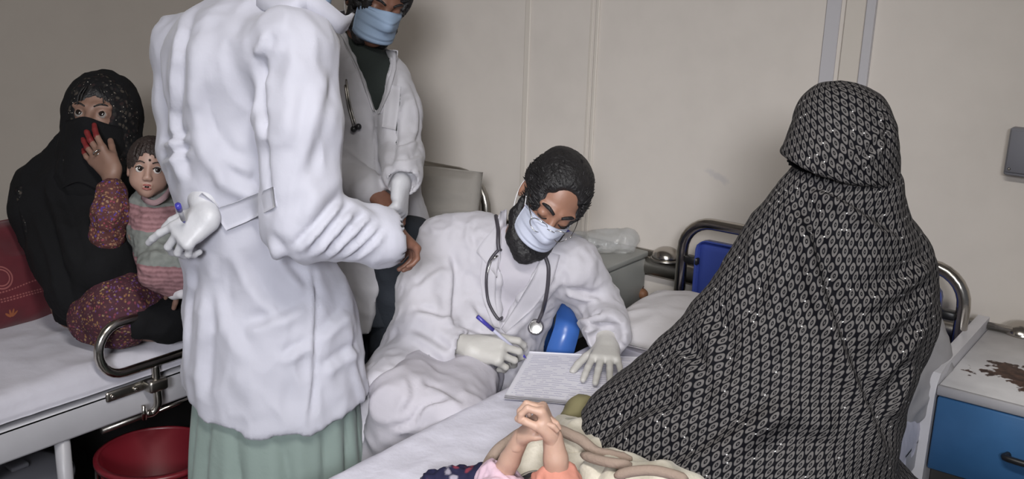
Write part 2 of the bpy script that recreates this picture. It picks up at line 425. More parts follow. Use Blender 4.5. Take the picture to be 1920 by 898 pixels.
m_iris = M('dark_iris', (0.012, 0.008, 0.007), 0.12)
m_blackcloth = M('black_cloth', (0.006, 0.006, 0.007), 0.95, bump=0.2, bscale=60, spec=0.2)
m_gold = M('gold', (0.62, 0.42, 0.17), 0.25, 1.0)
m_silver = M('silver_wire', (0.55, 0.54, 0.52), 0.25, 1.0)
m_bluepen = M('blue_pen_plastic', (0.05, 0.045, 0.30), 0.3)
m_clearpen = M('clear_pen_barrel', (0.50, 0.50, 0.62), 0.2)
m_band = M('brown_leather', (0.05, 0.022, 0.018), 0.6)
m_dkolive = M('dark_olive_cloth', (0.07, 0.075, 0.035), 0.9, bump=0.2, bscale=60)
m_peach = M('coral_cotton', (0.52, 0.22, 0.165), 0.85, bump=0.2, bscale=60)
m_pinkc = M('pale_pink_cotton', (0.62, 0.45, 0.54), 0.85, bump=0.2, bscale=60)
m_pillow3 = M('grey_white_pillowcase', (0.36, 0.35, 0.36), 0.85, bump=0.2, bscale=30)
m_cabwhite = M('white_cabinet_enamel', (0.60, 0.59, 0.62), 0.35, var=0.05, vscale=9)
m_wood = M('brown_fruit_skin', (0.22, 0.10, 0.05), 0.6)

def chador_mat():
    m = M('black_cloth_grey_leaf_print', (0.01, 0.01, 0.012), 0.85, spec=0.12); b = NB(m)
    uv = b.sep(b.tc('UV')); nz = b.sep(b.noise(b.tc('UV'), 9.0, 2)[1])
    su, sv = 0.0195, 0.0330
    u = b.m('ADD', b.m('ADD', b.m('DIVIDE', uv[0], su), b.m('MULTIPLY', uv[1], 9.0)), b.m('MULTIPLY', b.m('SUBTRACT', nz[0], 0.5), 0.35))
    v = b.m('ADD', b.m('DIVIDE', uv[1], sv), b.m('MULTIPLY', b.m('SUBTRACT', nz[1], 0.5), 0.25))
    def motif(du, dv):
        uu = b.m('ADD', u, du); vv = b.m('ADD', v, dv)
        fx = b.m('SUBTRACT', b.m('FRACT', uu), 0.5); fy = b.m('SUBTRACT', b.m('FRACT', vv), 0.5)
        ay = b.m('MULTIPLY', fy, 2.62); wdt = b.m('SUBTRACT', 1.0, b.m('MULTIPLY', ay, ay))      # pointed oval
        ax = b.m('DIVIDE', b.m('ABSOLUTE', fx), 0.305); rr = b.m('SQRT', b.m('ADD', b.m('POWER', ax, 1.7), b.m('POWER', b.m('ABSOLUTE', ay), 1.7)))
        ring = b.m('MULTIPLY', b.ss(rr, 0.40, 0.56), b.m('SUBTRACT', 1.0, b.ss(rr, 0.86, 1.0)))
        dot = b.m('SUBTRACT', 1.0, b.ss(rr, 0.16, 0.30))
        return b.m('MAXIMUM', ring, b.m('MULTIPLY', dot, 0.8))
    a = b.m('MAXIMUM', motif(0.0, 0.0), motif(0.5, 0.5))
    shade = b.m('ADD', 0.65, b.m('MULTIPLY', b.noise(b.tc('UV'), 38.0, 2)[0], 0.7))
    # tiny sequins between the motifs, a few painted white as glints
    wn = b.node('ShaderNodeTexWhiteNoise', noise_dimensions='2D'); u2 = b.m('MULTIPLY', u, 2.0); v2 = b.m('MULTIPLY', v, 2.0)
    b.put(wn.inputs['Vector'], b.comb(b.m('FLOOR', u2), b.m('FLOOR', v2), 0.0))
    sx = b.m('SUBTRACT', b.m('FRACT', u2), 0.5); sy = b.m('MULTIPLY', b.m('SUBTRACT', b.m('FRACT', v2), 0.5), 1.5)
    sd = b.m('SQRT', b.m('ADD', b.m('MULTIPLY', sx, sx), b.m('MULTIPLY', sy, sy)))
    seq = b.m('MULTIPLY', b.m('LESS_THAN', sd, 0.14), b.m('GREATER_THAN', wn.outputs['Value'], 0.945))
    c = b.mix(b.m('MULTIPLY', a, shade), (0.003, 0.003, 0.005, 1), (0.122, 0.114, 0.112, 1))
    b.color(b.mix(seq, c, (0.75, 0.74, 0.74, 1)))
    b.put(b.b.inputs['Roughness'], b.m('SUBTRACT', 0.78, b.m('MULTIPLY', seq, 0.5)))
    b.bump(a, 0.12, 0.002); return m
m_chador = chador_mat()

def floral_mat(name, base, cols, scale, spark=True, dark=0.5):
    m = M(name, base, 0.8, spec=0.2); b = NB(m); v = b.tc('Object')
    w = b.node('ShaderNodeVectorMath', operation='ADD'); b.put(w.inputs[0], v); n = b.noise(v, 30.0, 2)
    s = b.node('ShaderNodeVectorMath', operation='SCALE'); b.put(s.inputs[0], n[1]); s.inputs['Scale'].default_value = 0.02; b.put(w.inputs[1], s.outputs[0])
    vo = b.vor(w.outputs[0], scale); sel = b.sep(vo['Color'])[0]
    stops = [(i / len(cols), c) for i, c in enumerate(cols)]
    r = b.node('ShaderNodeValToRGB'); r.color_ramp.interpolation = 'CONSTANT'; b.put(r.inputs[0], sel)
    while len(r.color_ramp.elements) < len(stops): r.color_ramp.elements.new(0.5)
    for e, (p, c) in zip(r.color_ramp.elements, stops): e.position = p; e.color = tuple(c) + (1,)
    c = b.mix(b.ss(vo['Distance'], 0.25, dark), r.outputs[0], tuple(base) + (1,))
    if spark:
        v2 = b.vor(v, scale * 2.3); sp = b.m('MULTIPLY', b.m('LESS_THAN', v2['Distance'], 0.18), b.m('GREATER_THAN', b.sep(v2['Color'])[1], 0.86))
        c = b.mix(sp, c, (0.62, 0.55, 0.48, 1)); b.put(b.b.inputs['Roughness'], b.m('SUBTRACT', 0.8, b.m('MULTIPLY', sp, 0.5)))
    b.color(c); b.bump(vo['Distance'], 0.25, 0.003); return m
m_floral = floral_mat('purple_gold_floral_cloth', (0.055, 0.02, 0.028), [(0.16, 0.04, 0.06), (0.10, 0.045, 0.14), (0.22, 0.12, 0.05), (0.17, 0.07, 0.05), (0.06, 0.025, 0.03), (0.22, 0.15, 0.08)], 120)
m_sleeve = floral_mat('embroidered_sleeve', (0.08, 0.03, 0.03), [(0.22, 0.05, 0.07), (0.26, 0.15, 0.08), (0.07, 0.04, 0.20), (0.20, 0.09, 0.06), (0.24, 0.15, 0.10)], 130)
m_lace = floral_mat('black_sequinned_lace', (0.006, 0.006, 0.007), [(0.02, 0.018, 0.017), (0.012, 0.012, 0.012), (0.05, 0.042, 0.035), (0.02, 0.012, 0.012)], 80)
m_navyflor = floral_mat('navy_flowered_cotton', (0.016, 0.016, 0.045), [(0.02, 0.02, 0.06), (0.30, 0.28, 0.34), (0.015, 0.015, 0.04), (0.22, 0.04, 0.06)], 42, spark=False)

def redpillow_mat():
    """red pillowcase with printed rings, dotted bands and leaf sprigs; UV in metres"""
    m = M('red_printed_pillowcase', (0.2, 0.01, 0.02), 0.8, sheen=0.2); b = NB(m); uv = b.sep(b.tc('UV')); u, v = uv[0], uv[1]
    base = b.ramp(b.noise(b.tc('UV'), 7.0, 4)[0], [(0.3, (0.055, 0.003, 0.007)), (0.7, (0.105, 0.006, 0.014))])
    def ring(cx, cy, r, w):
        dx = b.m('SUBTRACT', u, cx); dy = b.m('SUBTRACT', v, cy); d = b.m('SQRT', b.m('ADD', b.m('MULTIPLY', dx, dx), b.m('MULTIPLY', dy, dy)))
        return b.m('LESS_THAN', b.m('ABSOLUTE', b.m('SUBTRACT', d, r)), w)
    f = b.m('MAXIMUM', ring(0.235, 0.140, 0.031, 0.0022), ring(0.235, 0.140, 0.023, 0.0018))
    f = b.m('MAXIMUM', f, b.m('MAXIMUM', ring(0.435, 0.140, 0.031, 0.0022), ring(0.435, 0.140, 0.023, 0.0018)))
    wav = b.m('MULTIPLY', b.m('SINE', b.m('MULTIPLY', u, 26.0)), 0.008)
    dash = b.m('LESS_THAN', b.m('FRACT', b.m('MULTIPLY', u, 110.0)), 0.6)
    for y, w in ((0.107, 0.8), (0.084, 0.2), (0.077, 0.2)):
        l = b.m('LESS_THAN', b.m('ABSOLUTE', b.m('SUBTRACT', b.m('SUBTRACT', v, b.m('MULTIPLY', wav, w)), y)), 0.0018)
        f = b.m('MAXIMUM', f, b.m('MULTIPLY', l, dash))
    def sprig(cx, cy, s):
        tot = None
        for a in (-0.9, -0.3, 0.3, 0.9):
            ca, sa = math.cos(a), math.sin(a); dx = b.m('SUBTRACT', u, cx); dy = b.m('SUBTRACT', v, cy)
            p = b.m('ADD', b.m('MULTIPLY', dx, sa), b.m('MULTIPLY', dy, ca)); q = b.m('SUBTRACT', b.m('MULTIPLY', dx, ca), b.m('MULTIPLY', dy, sa))
            p2 = b.m('DIVIDE', b.m('SUBTRACT', p, s * 0.6), s * 0.5); q2 = b.m('DIVIDE', q, s * 0.14)
            e = b.m('LESS_THAN', b.m('ADD', b.m('MULTIPLY', p2, p2), b.m('MULTIPLY', q2, q2)), 1.0); tot = e if tot is None else b.m('MAXIMUM', tot, e)
        return tot
    col = b.mix(b.m('MULTIPLY', f, 0.8), base, (0.28, 0.09, 0.085, 1))
    col = b.mix(b.m('MAXIMUM', sprig(0.445, 0.030, 0.02), sprig(0.60, 0.035, 0.02)), col, (0.22, 0.06, 0.018, 1))
    col = b.mix(b.m('MAXIMUM', sprig(0.285, 0.045, 0.030), sprig(0.270, 0.025, 0.02)), col, (0.30, 0.18, 0.13, 1))
    b.color(col); b.bump(b.noise(b.tc('UV'), 40.0, 3)[0], 0.15, 0.005); return m
m_redpillow = redpillow_mat()

def cabinet_top_mat():
    """grey painted metal with a brown rusted patch where the paint has flaked off"""
    m = M('flaking_grey_paint', (0.42, 0.41, 0.42), 0.6); b = NB(m); g = b.tc('Generated'); s = b.sep(g)
    n = b.noise(g, 7.0, 8)[0]; n2 = b.noise(g, 26.0, 5)[0]
    dx = b.m('DIVIDE', b.m('SUBTRACT', s[0], 0.30), 0.30); dy = b.m('DIVIDE', b.m('SUBTRACT', s[1], 0.36), 0.24)
    d = b.m('SQRT', b.m('ADD', b.m('MULTIPLY', dx, dx), b.m('MULTIPLY', dy, dy)))
    k = b.m('ADD', b.m('MULTIPLY', d, 0.35), b.m('MULTIPLY', b.m('ADD', b.m('MULTIPLY', n, 0.65), b.m('MULTIPLY', n2, 0.35)), 1.3))
    f = b.m('SUBTRACT', 1.0, b.ss(k, 0.83, 0.87))
    base = b.ramp(b.noise(g, 5.0, 6)[0], [(0.3, (0.56, 0.55, 0.56)), (0.7, (0.70, 0.69, 0.70))])
    rust = b.ramp(n2, [(0.35, (0.035, 0.018, 0.013)), (0.7, (0.12, 0.062, 0.042))])
    b.color(b.mix(f, base, rust)); b.bump(f, -0.4, 0.004); return m
m_cabtop = cabinet_top_mat()

def paper_mat():
    """sheet covered in rows of close blue handwriting; UV 0..1"""
    m = M('written_paper', (0.72, 0.71, 0.78), 0.8); b = NB(m); uv = b.sep(b.tc('UV'))
    rows = b.m('MULTIPLY', uv[1], 26.0); ln = b.m('FRACT', rows)
    wob = b.m('MULTIPLY', b.noise(b.comb(b.m('MULTIPLY', uv[0], 60.0), b.m('FLOOR', rows), 0.0), 1.0, 2)[0], 0.55)
    stroke = b.m('LESS_THAN', b.m('ABSOLUTE', b.m('SUBTRACT', b.m('SUBTRACT', ln, wob), 0.2)), 0.15)
    word = b.m('GREATER_THAN', b.noise(b.comb(b.m('MULTIPLY', uv[0], 11.0), b.m('MULTIPLY', b.m('FLOOR', rows), 3.7), 0.0), 1.0, 1)[0], 0.44)
    inside = b.m('MULTIPLY', b.m('GREATER_THAN', uv[0], 0.05), b.m('LESS_THAN', uv[0], 0.95))
    inside = b.m('MULTIPLY', inside, b.m('MULTIPLY', b.m('GREATER_THAN', uv[1], 0.04), b.m('LESS_THAN', uv[1], 0.93)))
    f = b.m('MULTIPLY', b.m('MULTIPLY', stroke, word), b.m('MULTIPLY', inside, 0.45))
    b.color(b.mix(f, (0.72, 0.71, 0.78, 1), (0.20, 0.19, 0.38, 1))); return m
m_paper = paper_mat()

def blanket_mat():
    m = M('cream_fleece_print', (0.50, 0.45, 0.36), 0.95, sheen=0.3); b = NB(m); v = b.tc('Object')
    vo = b.vor(v, 14.0); n = b.noise(v, 30.0, 3)[0]
    f = b.m('MULTIPLY', b.m('LESS_THAN', vo['Distance'], 0.28), b.m('GREATER_THAN', b.sep(vo['Color'])[0], 0.55))
    base = b.ramp(n, [(0.35, (0.46, 0.42, 0.34)), (0.65, (0.56, 0.52, 0.44))])
    b.color(b.mix(f, base, (0.27, 0.255, 0.175, 1))); b.bump(b.noise(v, 160.0, 3)[0], 0.35, 0.006); return m
m_blanket = blanket_mat()
m_trimbr = M('taupe_blanket_binding', (0.27, 0.205, 0.165), 0.9, bump=0.3, bscale=120)

# ------------------------------------------------------------------ the room
def struct(name, vf, mat, parent=None, smooth=False):
    return mk(name, vf[0], vf[1], mat, parent, smooth, kind='structure' if parent is None else None)
WY, WX = 3.12, -3.14
struct('floor', box((WX, -2.2, -0.06), (2.2, WY, 0)), m_floor)
struct('wall_back', box((WX - 0.1, WY, 0), (2.3, WY + 0.1, 2.75)), m_wall)
struct('wall_left', box((WX - 0.1, -2.2, 0), (WX, WY, 2.75)), m_wall_shaded)
struct('ceiling', box((WX - 0.1, -2.2, 2.75), (2.3, WY + 0.1, 2.85)), m_ceil)
def strip(name, x0, x1, t, mat, z0=0.0, z1=2.75, bev=0.003): struct(name, box((x0, WY - t, z0), (x1, WY, z1), bev, 1), mat)
strip('trim_1', -2.276, -2.250, 0.007, m_trim)
strip('trim_2', -1.986, -1.972, 0.005, m_trim); strip('trim_3', -1.962, -1.946, 0.009, m_trim)
strip('trim_4', -1.122, -1.076, 0.010, m_pipe); strip('trim_5', -1.060, -0.998, 0.014, m_trim); strip('trim_6', -0.996, -0.968, 0.022, m_pipe)
struct('baseboard_back', box((WX, WY - 0.02, 0), (2.2, WY, 0.40), 0.004, 1), m_skirt)
struct('baseboard_left', box((WX, -2.2, 0), (WX + 0.015, WY - 0.02, 0.12), 0.004, 1), m_skirt)
# steel bumper rail on the back wall
rl = thing('wall_rail', (-1.0, WY - 0.03, 0.53), 'brushed steel bumper rail running along the back wall behind the bed head', 'rail')
mk('rail_bar', *tube([A3(x, WY - 0.045, 0.537) for x in np.linspace(-2.9, 1.9, 12)], 0.034, 14, flat=(0.6, 1.0)), m_steel, rl)
mk('back_plate', *box((-2.9, WY - 0.02, 0.49), (1.9, WY - 0.001, 0.585), 0.004, 1), m_steel, rl)
for x in (-1.581, -0.425):
    d_ = thing('chrome_dome', (x, WY - 0.05, 0.572), 'polished chrome dome knob above the rail ' + {-1.581: 'between grey cabinet and bed head', -0.425: 'over the blue bedside cabinet at the right edge'}[x], 'dome')
    a = np.linspace(0, math.pi / 2, 8)
    mk('cap', *lathe([(0.052 * math.cos(t), 0.572 + 0.012 + 0.052 * math.sin(t) * 0.8) for t in a][:-1] + [(0.002, 0.626)], (x, WY - 0.06, 0), 24), m_chrome, d_)
    mk('rim', *lathe([(0.05, 0.572), (0.056, 0.574), (0.056, 0.584), (0.05, 0.586)], (x, WY - 0.06, 0), 24), m_steel, d_)
sb = thing('switch_box', (-0.49, WY - 0.03, 1.03), 'small grey wall box with screws at the right edge of the back wall', 'wall box')
mk('housing', *box((-0.545, WY - 0.045, 1.035), (-0.40, WY - 0.001, 1.17), 0.006, 2), m_greypl, sb)
mk('cover_plate', *box((-0.54, WY - 0.052, 1.045), (-0.405, WY - 0.046, 1.165), 0.002, 1), m_greypl, sb)
for sx in (-0.53, -0.415): mk('screw', *sphere((sx, WY - 0.053, 1.055), 0.004, 8, 6), m_steel, sb)
# ceiling lamp that lights the room, above the frame
cl = thing('ceiling_lamp', (-0.35, 0.45, 2.66), 'long ceiling lamp with a white housing above the beds', 'lamp')
mk('lamp_housing', *box((-0.97, 0.29, 2.68), (0.27, 0.61, 2.75), 0.01, 1), m_trim, cl)

# ------------------------------------------------------------------ beds
def sheet_top(x0, x1, y0, y1, z, drop0, drop1, wr, seed, nx=60, ny=120, rad=0.045, sag=None):
    """sheet over a mattress: rounded long edges that hang down the sides, wrinkled"""
    prof = []
    for t in np.linspace(0, 1, 5): prof.append((x0 - 0.004, z - rad - drop0 * (1 - t)))
    for a in np.linspace(math.pi, math.pi / 2, 6)[1:]: prof.append((x0 + rad + rad * math.cos(a), z - rad + rad * math.sin(a)))
    for x in np.linspace(x0 + rad, x1 - rad, nx)[1:-1]: prof.append((x, z))
    for a in np.linspace(math.pi / 2, 0, 6): prof.append((x1 - rad + rad * math.cos(a), z - rad + rad * math.sin(a)))
    for t in np.linspace(0, 1, 5)[1:]: prof.append((x1 + 0.004, z - rad - drop1 * t))
    prof = np.array(prof); ys = np.linspace(y0, y1, ny); top = np.zeros((ny, len(prof), 3))
    for i, y in enumerate(ys):
        for j, (x, zz) in enumerate(prof):
            q = Vector((x * 5 + seed, y * 5, zz * 4)); w = noise.noise(q) + 0.5 * noise.noise(q * 2.3)
            w2 = 0.5 - abs(noise.noise(Vector((x * 9 + y * 4 + seed, y * 7 - x * 5, 0))))
            dz = wr * (0.6 * w + 0.9 * w2)
            if sag: dz += sag(x, y)
            side = -1 if j < 8 else (1 if j >= len(prof) - 8 else 0)
            top[i, j] = (x + side * abs(dz) * 0.8, y, zz + (dz if side == 0 else 0))
    return slab(top[:, ::-1], ny, len(prof), 0.006)
def mattress(bed, x0, x1, y0, y1, z0, z1, mat): mk('mattress', *box((x0, y0, z0), (x1, y1, z1), 0.04, 3), mat, bed)
def arch(x0, x1, y, z0, z1, r, n=8):
    p = [A3(x0, y, z0), A3(x0, y, z1 - r)]
    for a in np.linspace(math.pi, math.pi / 2, n)[1:]: p.append(A3(x0 + r + r * math.cos(a), y, z1 - r + r * math.sin(a)))
    for a in np.linspace(math.pi / 2, 0, n): p.append(A3(x1 - r + r * math.cos(a), y, z1 - r + r * math.sin(a)))
    return np.array(p + [A3(x1, y, z0)])
def bed_frame(bed, x0, x1, y0, y1, zt, zb):
    for x in (x0, x1):
        mk('side_rail', *box((x - 0.02, y0, zb), (x + 0.02, y1, zt), 0.008, 2), m_bedpaint, bed)
    for y in (y0, y1 - 0.04): mk('end_rail', *box((x0, y, zb), (x1, y + 0.04, zt), 0.006, 1), m_bedpaint, bed)
    for y in np.linspace(y0 + 0.25, y1 - 0.25, 6): mk('slat', *box((x0, y - 0.03, zt - 0.03), (x1, y + 0.03, zt - 0.015)), m_bedpaint, bed)
    mk('bed_deck', *box((x0 + 0.02, y0 + 0.04, zt - 0.012), (x1 - 0.02, y1 - 0.04, zt - 0.004)), m_bedpaint, bed)
def leg(bed, x, y, z1):
    mk('leg', *tube([A3(x, y, 0.06), A3(x, y, z1)], 0.019, 12), m_bedpaint, bed)
    w = mk('caster', *tube([A3(x - 0.012, y, 0.035), A3(x + 0.012, y, 0.035)], 0.034, 16), m_black, bed)

# left bed (the woman sits on it)
B1 = thing('hospital_bed', (-2.66, 1.75, 0), 'white enamel hospital bed on the left with looped chrome side rail and white sheet', 'bed')
bed_frame(B1, -2.245, -3.07, 0.72, 2.86, 0.475, 0.385)
mattress(B1, -3.06, -2.25, 0.75, 2.82, 0.476, 0.545, m_sheet)
mk('sheet', *sheet_top(-3.075, -2.215, 0.74, 2.83, 0.56, 0.045, 0.020, 0.011, 3.1), m_sheet, B1)
for y in (1.165, 2.5, 0.80):
    for x in (-2.25, -3.03): leg(B1, x, y, 0.39)
mk('cross_brace', *tube([A3(-2.28, 1.0, 0.36), A3(-2.6, 1.1, 0.14), A3(-3.0, 1.16, 0.14)], 0.014, 10), m_bedpaint, B1)
mk('crank_shaft', *tube([A3(-2.3, 1.30, 0.34), A3(-2.3, 1.62, 0.345)], 0.010, 10), m_steel, B1)
hb1 = mk('headboard', *tube(arch(-3.05, -2.27, 2.90, 0.05, 0.80, 0.14), 0.017, 12), m_steel, B1)
mk('board_panel', *box((-2.98, 2.885, 0.50), (-2.34, 2.91, 0.76), 0.02, 2), m_skirt, B1)
# looped side rail
lx = -2.195; z_lo, z_hi = 0.532, 0.668; zc_ = (z_lo + z_hi) / 2; rr_ = (z_hi - z_lo) / 2
lp = [A3(lx, y, z_hi + 0.004 * (y - 1.3)) for y in np.linspace(2.30, 1.315, 10)]
for a in np.linspace(math.pi / 2, 3 * math.pi / 2, 14)[1:-1]: lp.append(A3(lx, 1.315 + rr_ * math.cos(a) * 0.95, zc_ + rr_ * math.sin(a)))
lp += [A3(lx, y, z_lo) for y in np.linspace(1.315, 2.30, 10)]
for a in np.linspace(-math.pi / 2, math.pi / 2, 14)[1:-1]: lp.append(A3(lx, 2.30 + rr_ * math.cos(a), zc_ + rr_ * math.sin(a)))
sr = mk('chrome_side_rail', *tube(np.array(lp), 0.0125, 14, closed=True), m_chrome, B1)
for y in (1.405, 2.15):
    mk('rail_post', *tube(smooth_path([A3(lx, y, z_lo), A3(lx, y, 0.46), A3(lx, y, 0.415), A3(lx - 0.005, y - 0.012, 0.393), A3(lx - 0.01, y - 0.03, 0.392)], 5), 0.011, 12), m_chrome, sr)
    mk('clamp_sleeve', *box((lx - 0.024, y - 0.028, 0.452), (lx + 0.016, y + 0.028, 0.486), 0.008, 2), m_steel, sr)
    mk('bracket_plate', *box((lx - 0.032, y - 0.13, 0.452), (lx - 0.022, y - 0.01, 0.480), 0.006, 2), m_steel, sr)
    for yy in (y - 0.115, y - 0.05): mk('bolt', *sphere((lx - 0.02, yy, 0.467), 0.006, 10, 6), m_chrome, sr)
    mk('lock_pin', *tube([A3(lx + 0.004, y - 0.045, 0.425), A3(lx + 0.004, y - 0.045, 0.385)], 0.006, 8), m_chrome, sr)
    mk('lock_tab', *box((lx - 0.006, y + 0.12, 0.385), (lx + 0.006, y + 0.14, 0.43), 0.003, 1), m_steel, sr)
    mk('lock_rod', *tube([A3(lx, y - 0.02, 0.392), A3(lx, y + 0.17, 0.396)], 0.005, 8), m_chrome, sr)

# right bed (the baby lies on it)
B2 = thing('hospital_bed', (-0.99, 1.85, 0), 'hospital bed in the middle with chrome arched head and royal blue board', 'bed')
bed_frame(B2, -0.555, -1.405, 0.92, 2.84, 0.44, 0.35)
mattress(B2, -1.405, -0.56, 0.95, 2.80, 0.441, 0.515, m_sheet2)
mk('sheet', *sheet_top(-1.425, -0.54, 0.94, 2.81, 0.53, 0.10, 0.08, 0.0075, 8.7, nx=90, ny=170), m_sheet2, B2)
for y in (1.0, 2.7):
    for x in (-1.37, -0.59): leg(B2, x, y, 0.355)
mk('headboard', *tube(arch(-1.43, -0.555, 2.88, 0.05, 0.785, 0.10), 0.019, 14), m_chrome, B2)
mk('blue_board', *box((-1.375, 2.868, 0.42), (-0.615, 2.89, 0.728), 0.03, 3), m_bluepanel, B2, label='royal blue head board')
for x in (-1.415, -0.57):
    for z in (0.50, 0.655): mk('spacer', *box((min(x, x + math.copysign(0.05, -x - 1)), 2.862, z - 0.012), (max(x, x + math.copysign(0.05, -x - 1)), 2.896, z + 0.012), 0.004, 1), m_black, B2)

# ------------------------------------------------------------------ pillows
def pillow(name, c, ax, ay, az, hx, hy, hz, mat, label, cat='pillow', seed=0, power=2.6, n=44, uvscale=None, wr=0.012, parent=None):
    """stuffed cushion: pinched seam, soft corners; ax, ay in-plane axes, az its thickness"""
    c, ax, ay, az = [np.array(v, float) for v in (c, unit(ax), unit(ay), unit(az))]; top = np.zeros((n, n, 3)); bot = np.zeros((n, n, 3)); uv = []
    for i, a in enumerate(np.linspace(-1, 1, n)):
        for j, b_ in enumerate(np.linspace(-1, 1, n)):
            pin = 1 - 0.09 * (1 - abs(a) ** 2) * abs(b_) ** 4; pin2 = 1 - 0.09 * (1 - abs(b_) ** 2) * abs(a) ** 4
            h = (max(0, 1 - abs(a) ** power) * max(0, 1 - abs(b_) ** power)) ** 0.5
            w = wr * (0.4 - abs(noise.noise(Vector((a * 2.3 + seed, b_ * 2.6, seed))))) * min(1, h * 2)
            base = c + ax * hx * a * pin + ay * hy * b_ * pin2
            top[i, j] = base + az * (hz * h + w + 0.002); bot[i, j] = base - az * (hz * h + w + 0.002); uv.append(((a + 1) * hx, (b_ + 1) * hy))
    f = grid_faces(n, n); N = n * n
    per = [i * n for i in range(n)] + [(n - 1) * n + k for k in range(1, n)] + [i * n + n - 1 for i in range(n - 2, -1, -1)] + [k for k in range(n - 2, 0, -1)]
    fs = [q for q in f] + [[a + N for a in q[::-1]] for q in f] + [[per[i], per[i] + N, per[(i + 1) % len(per)] + N, per[(i + 1) % len(per)]] for i in range(len(per))]
    return mk(name, np.concatenate([top.reshape(-1, 3), bot.reshape(-1, 3)]), fs, mat, parent, True, uv=uv + uv, label=label if parent is None else None, cat=cat if parent is None else None)
# red pillow propped against the left wall
pillow('pillow', (-2.735, 1.13, 0.682), (0, 1, 0), (-0.42, 0, 0.9), (0.9, 0, 0.42), 0.315, 0.155, 0.075, m_redpillow, 'red pillow printed with rings and sprigs beside the woman in black', seed=2.0, wr=0.02)
# beige pillow standing against the left bed head
pillow('pillow', (-2.52, 2.74, 0.690), (1, 0, 0.05), (-0.04, 0.22, 0.97), (0, -0.97, 0.22), 0.335, 0.143, 0.075, m_pillow, 'beige pillow standing against the head of the left bed', seed=5.0, wr=0.02)
# pillows at the head of the middle bed
pillow('pillow', (-1.16, 2.50, 0.575), (1, 0.1, 0), (0, 1, 0.12), (0, -0.12, 1), 0.24, 0.19, 0.055, m_pillow2, 'flat white pillow lying at the head of the middle bed', seed=9.0)
pillow('pillow', (-0.60, 2.50, 0.60), (0.25, 1, 0), (-0.3, 0, 0.95), (0.95, 0, 0.3), 0.20, 0.14, 0.06, m_pillow3, 'grey white pillow propped behind the veiled woman beside blue cabinet', seed=12.0)

# ------------------------------------------------------------------ cabinets
gc = thing('bedside_cabinet', (-1.87, 2.78, 0), 'plain grey metal bedside cabinet with lidded top behind the seated doctor', 'cabinet')
mk('body', *box((-2.08, 2.50, 0.375), (-1.665, 3.07, 0.565), 0.005, 2), m_boxgrey, gc)
mk('lid', *box((-2.085, 2.495, 0.569), (-1.66, 3.075, 0.592), 0.006, 2), m_boxgrey, gc)
for x in (-2.06, -1.69):
    for y in (2.53, 3.04): mk('leg', *box((x - 0.014, y - 0.014, 0), (x + 0.014, y + 0.014, 0.376), 0.003, 1), m_boxgrey, gc)
mk('lower_shelf', *box((-2.06, 2.53, 0.12), (-1.69, 3.04, 0.135)), m_skirt, gc)
cb = thing('bedside_cabinet', (-0.28, 2.78, 0), 'bedside cabinet with blue drawer front, white sides and rusty flaked top', 'cabinet')
for x0 in (-0.545, 0.02):
    prof = [(3.05, 0.62), (2.56, 0.62), (2.52, 0.612), (2.497, 0.59), (2.487, 0.56), (2.487, 0.06), (3.05, 0.06)]
    v = [A3(x0, y, z) for y, z in prof] + [A3(x0 + 0.032, y, z) for y, z in prof]; n_ = len(prof)
    autosmooth(mk('side_panel', v, [list(range(n_))[::-1], list(range(n_, 2 * n_))] + [[i, (i + 1) % n_, n_ + (i + 1) % n_, n_ + i] for i in range(n_)], m_cabwhite, cb), 30)
mk('cabinet_top', *box((-0.512, 2.50, 0.572), (0.02, 3.04, 0.588), 0.004, 1), m_cabtop, cb)
mk('top_lip', *box((-0.512, 2.492, 0.563), (0.02, 2.506, 0.589), 0.003, 1), m_bedpaint, cb)
dr = mk('drawer', *box((-0.508, 2.494, 0.362), (0.016, 2.52, 0.56), 0.004, 1), m_bluedr, cb, label='blue painted drawer front')
mk('handle', *tube(smooth_path([A3(-0.33, 2.492, 0.46), A3(-0.325, 2.468, 0.46), A3(-0.20, 2.468, 0.46), A3(-0.195, 2.492, 0.46)], 5), 0.008, 10), m_black, dr)
mk('carcass', *box((-0.51, 2.56, 0.08), (0.018, 3.04, 0.55)), m_skirt, cb)
dd = mk('door', *box((-0.508, 2.494, 0.09), (0.016, 2.515, 0.32), 0.004, 1), m_bedpaint, cb)
mk('handle', *tube(smooth_path([A3(-0.05, 2.492, 0.26), A3(-0.05, 2.47, 0.255), A3(-0.05, 2.47, 0.19), A3(-0.05, 2.492, 0.185)], 5), 0.007, 8), m_black, dd)
mk('towel_bar', *tube([A3(-0.512, 3.03, 0.60), A3(0.02, 3.03, 0.60)], 0.011, 12), m_chrome, cb)
for x in (-0.53, 0.036):
    for y in (2.51, 3.02): mk('leg', *box((x - 0.012, y - 0.012, 0), (x + 0.012, y + 0.012, 0.062), 0.002, 1), m_black, cb)

# things on and by the grey cabinet
def blob(parts, h, k, crump=None):
    lo = np.min([np.minimum(np.array(a), np.array(b)) - max(ra, rb) for a, b, ra, rb in parts], axis=0) - 0.03; hi = np.max([np.maximum(np.array(a), np.array(b)) + max(ra, rb) for a, b, ra, rb in parts], axis=0) + 0.03
    F_ = Field(lo, hi, h)
    for a, b, ra, rb in parts: F_.cone(a, b, ra, rb, k)
    return F_.mesh()
v, f = blob([(A3(-1.80, 2.90, 0.63), A3(-1.72, 3.01, 0.63), 0.035, 0.045), (A3(-1.90, 2.86, 0.625), A3(-1.78, 2.96, 0.628), 0.03, 0.035)], 0.006, 0.02)
v[:, 2] = np.maximum(v[:, 2], 0.5935)
mk('plastic_bag', crumple(v, f, 0.018, 13, seed=1.0), f, m_bag, label='crumpled clear plastic bag lying on the grey cabinet', cat='bag')
v, f = blob([(A3(-1.60, 2.80, 0.37), A3(-1.595, 2.80, 0.25), 0.03, 0.06)], 0.006, 0.02)
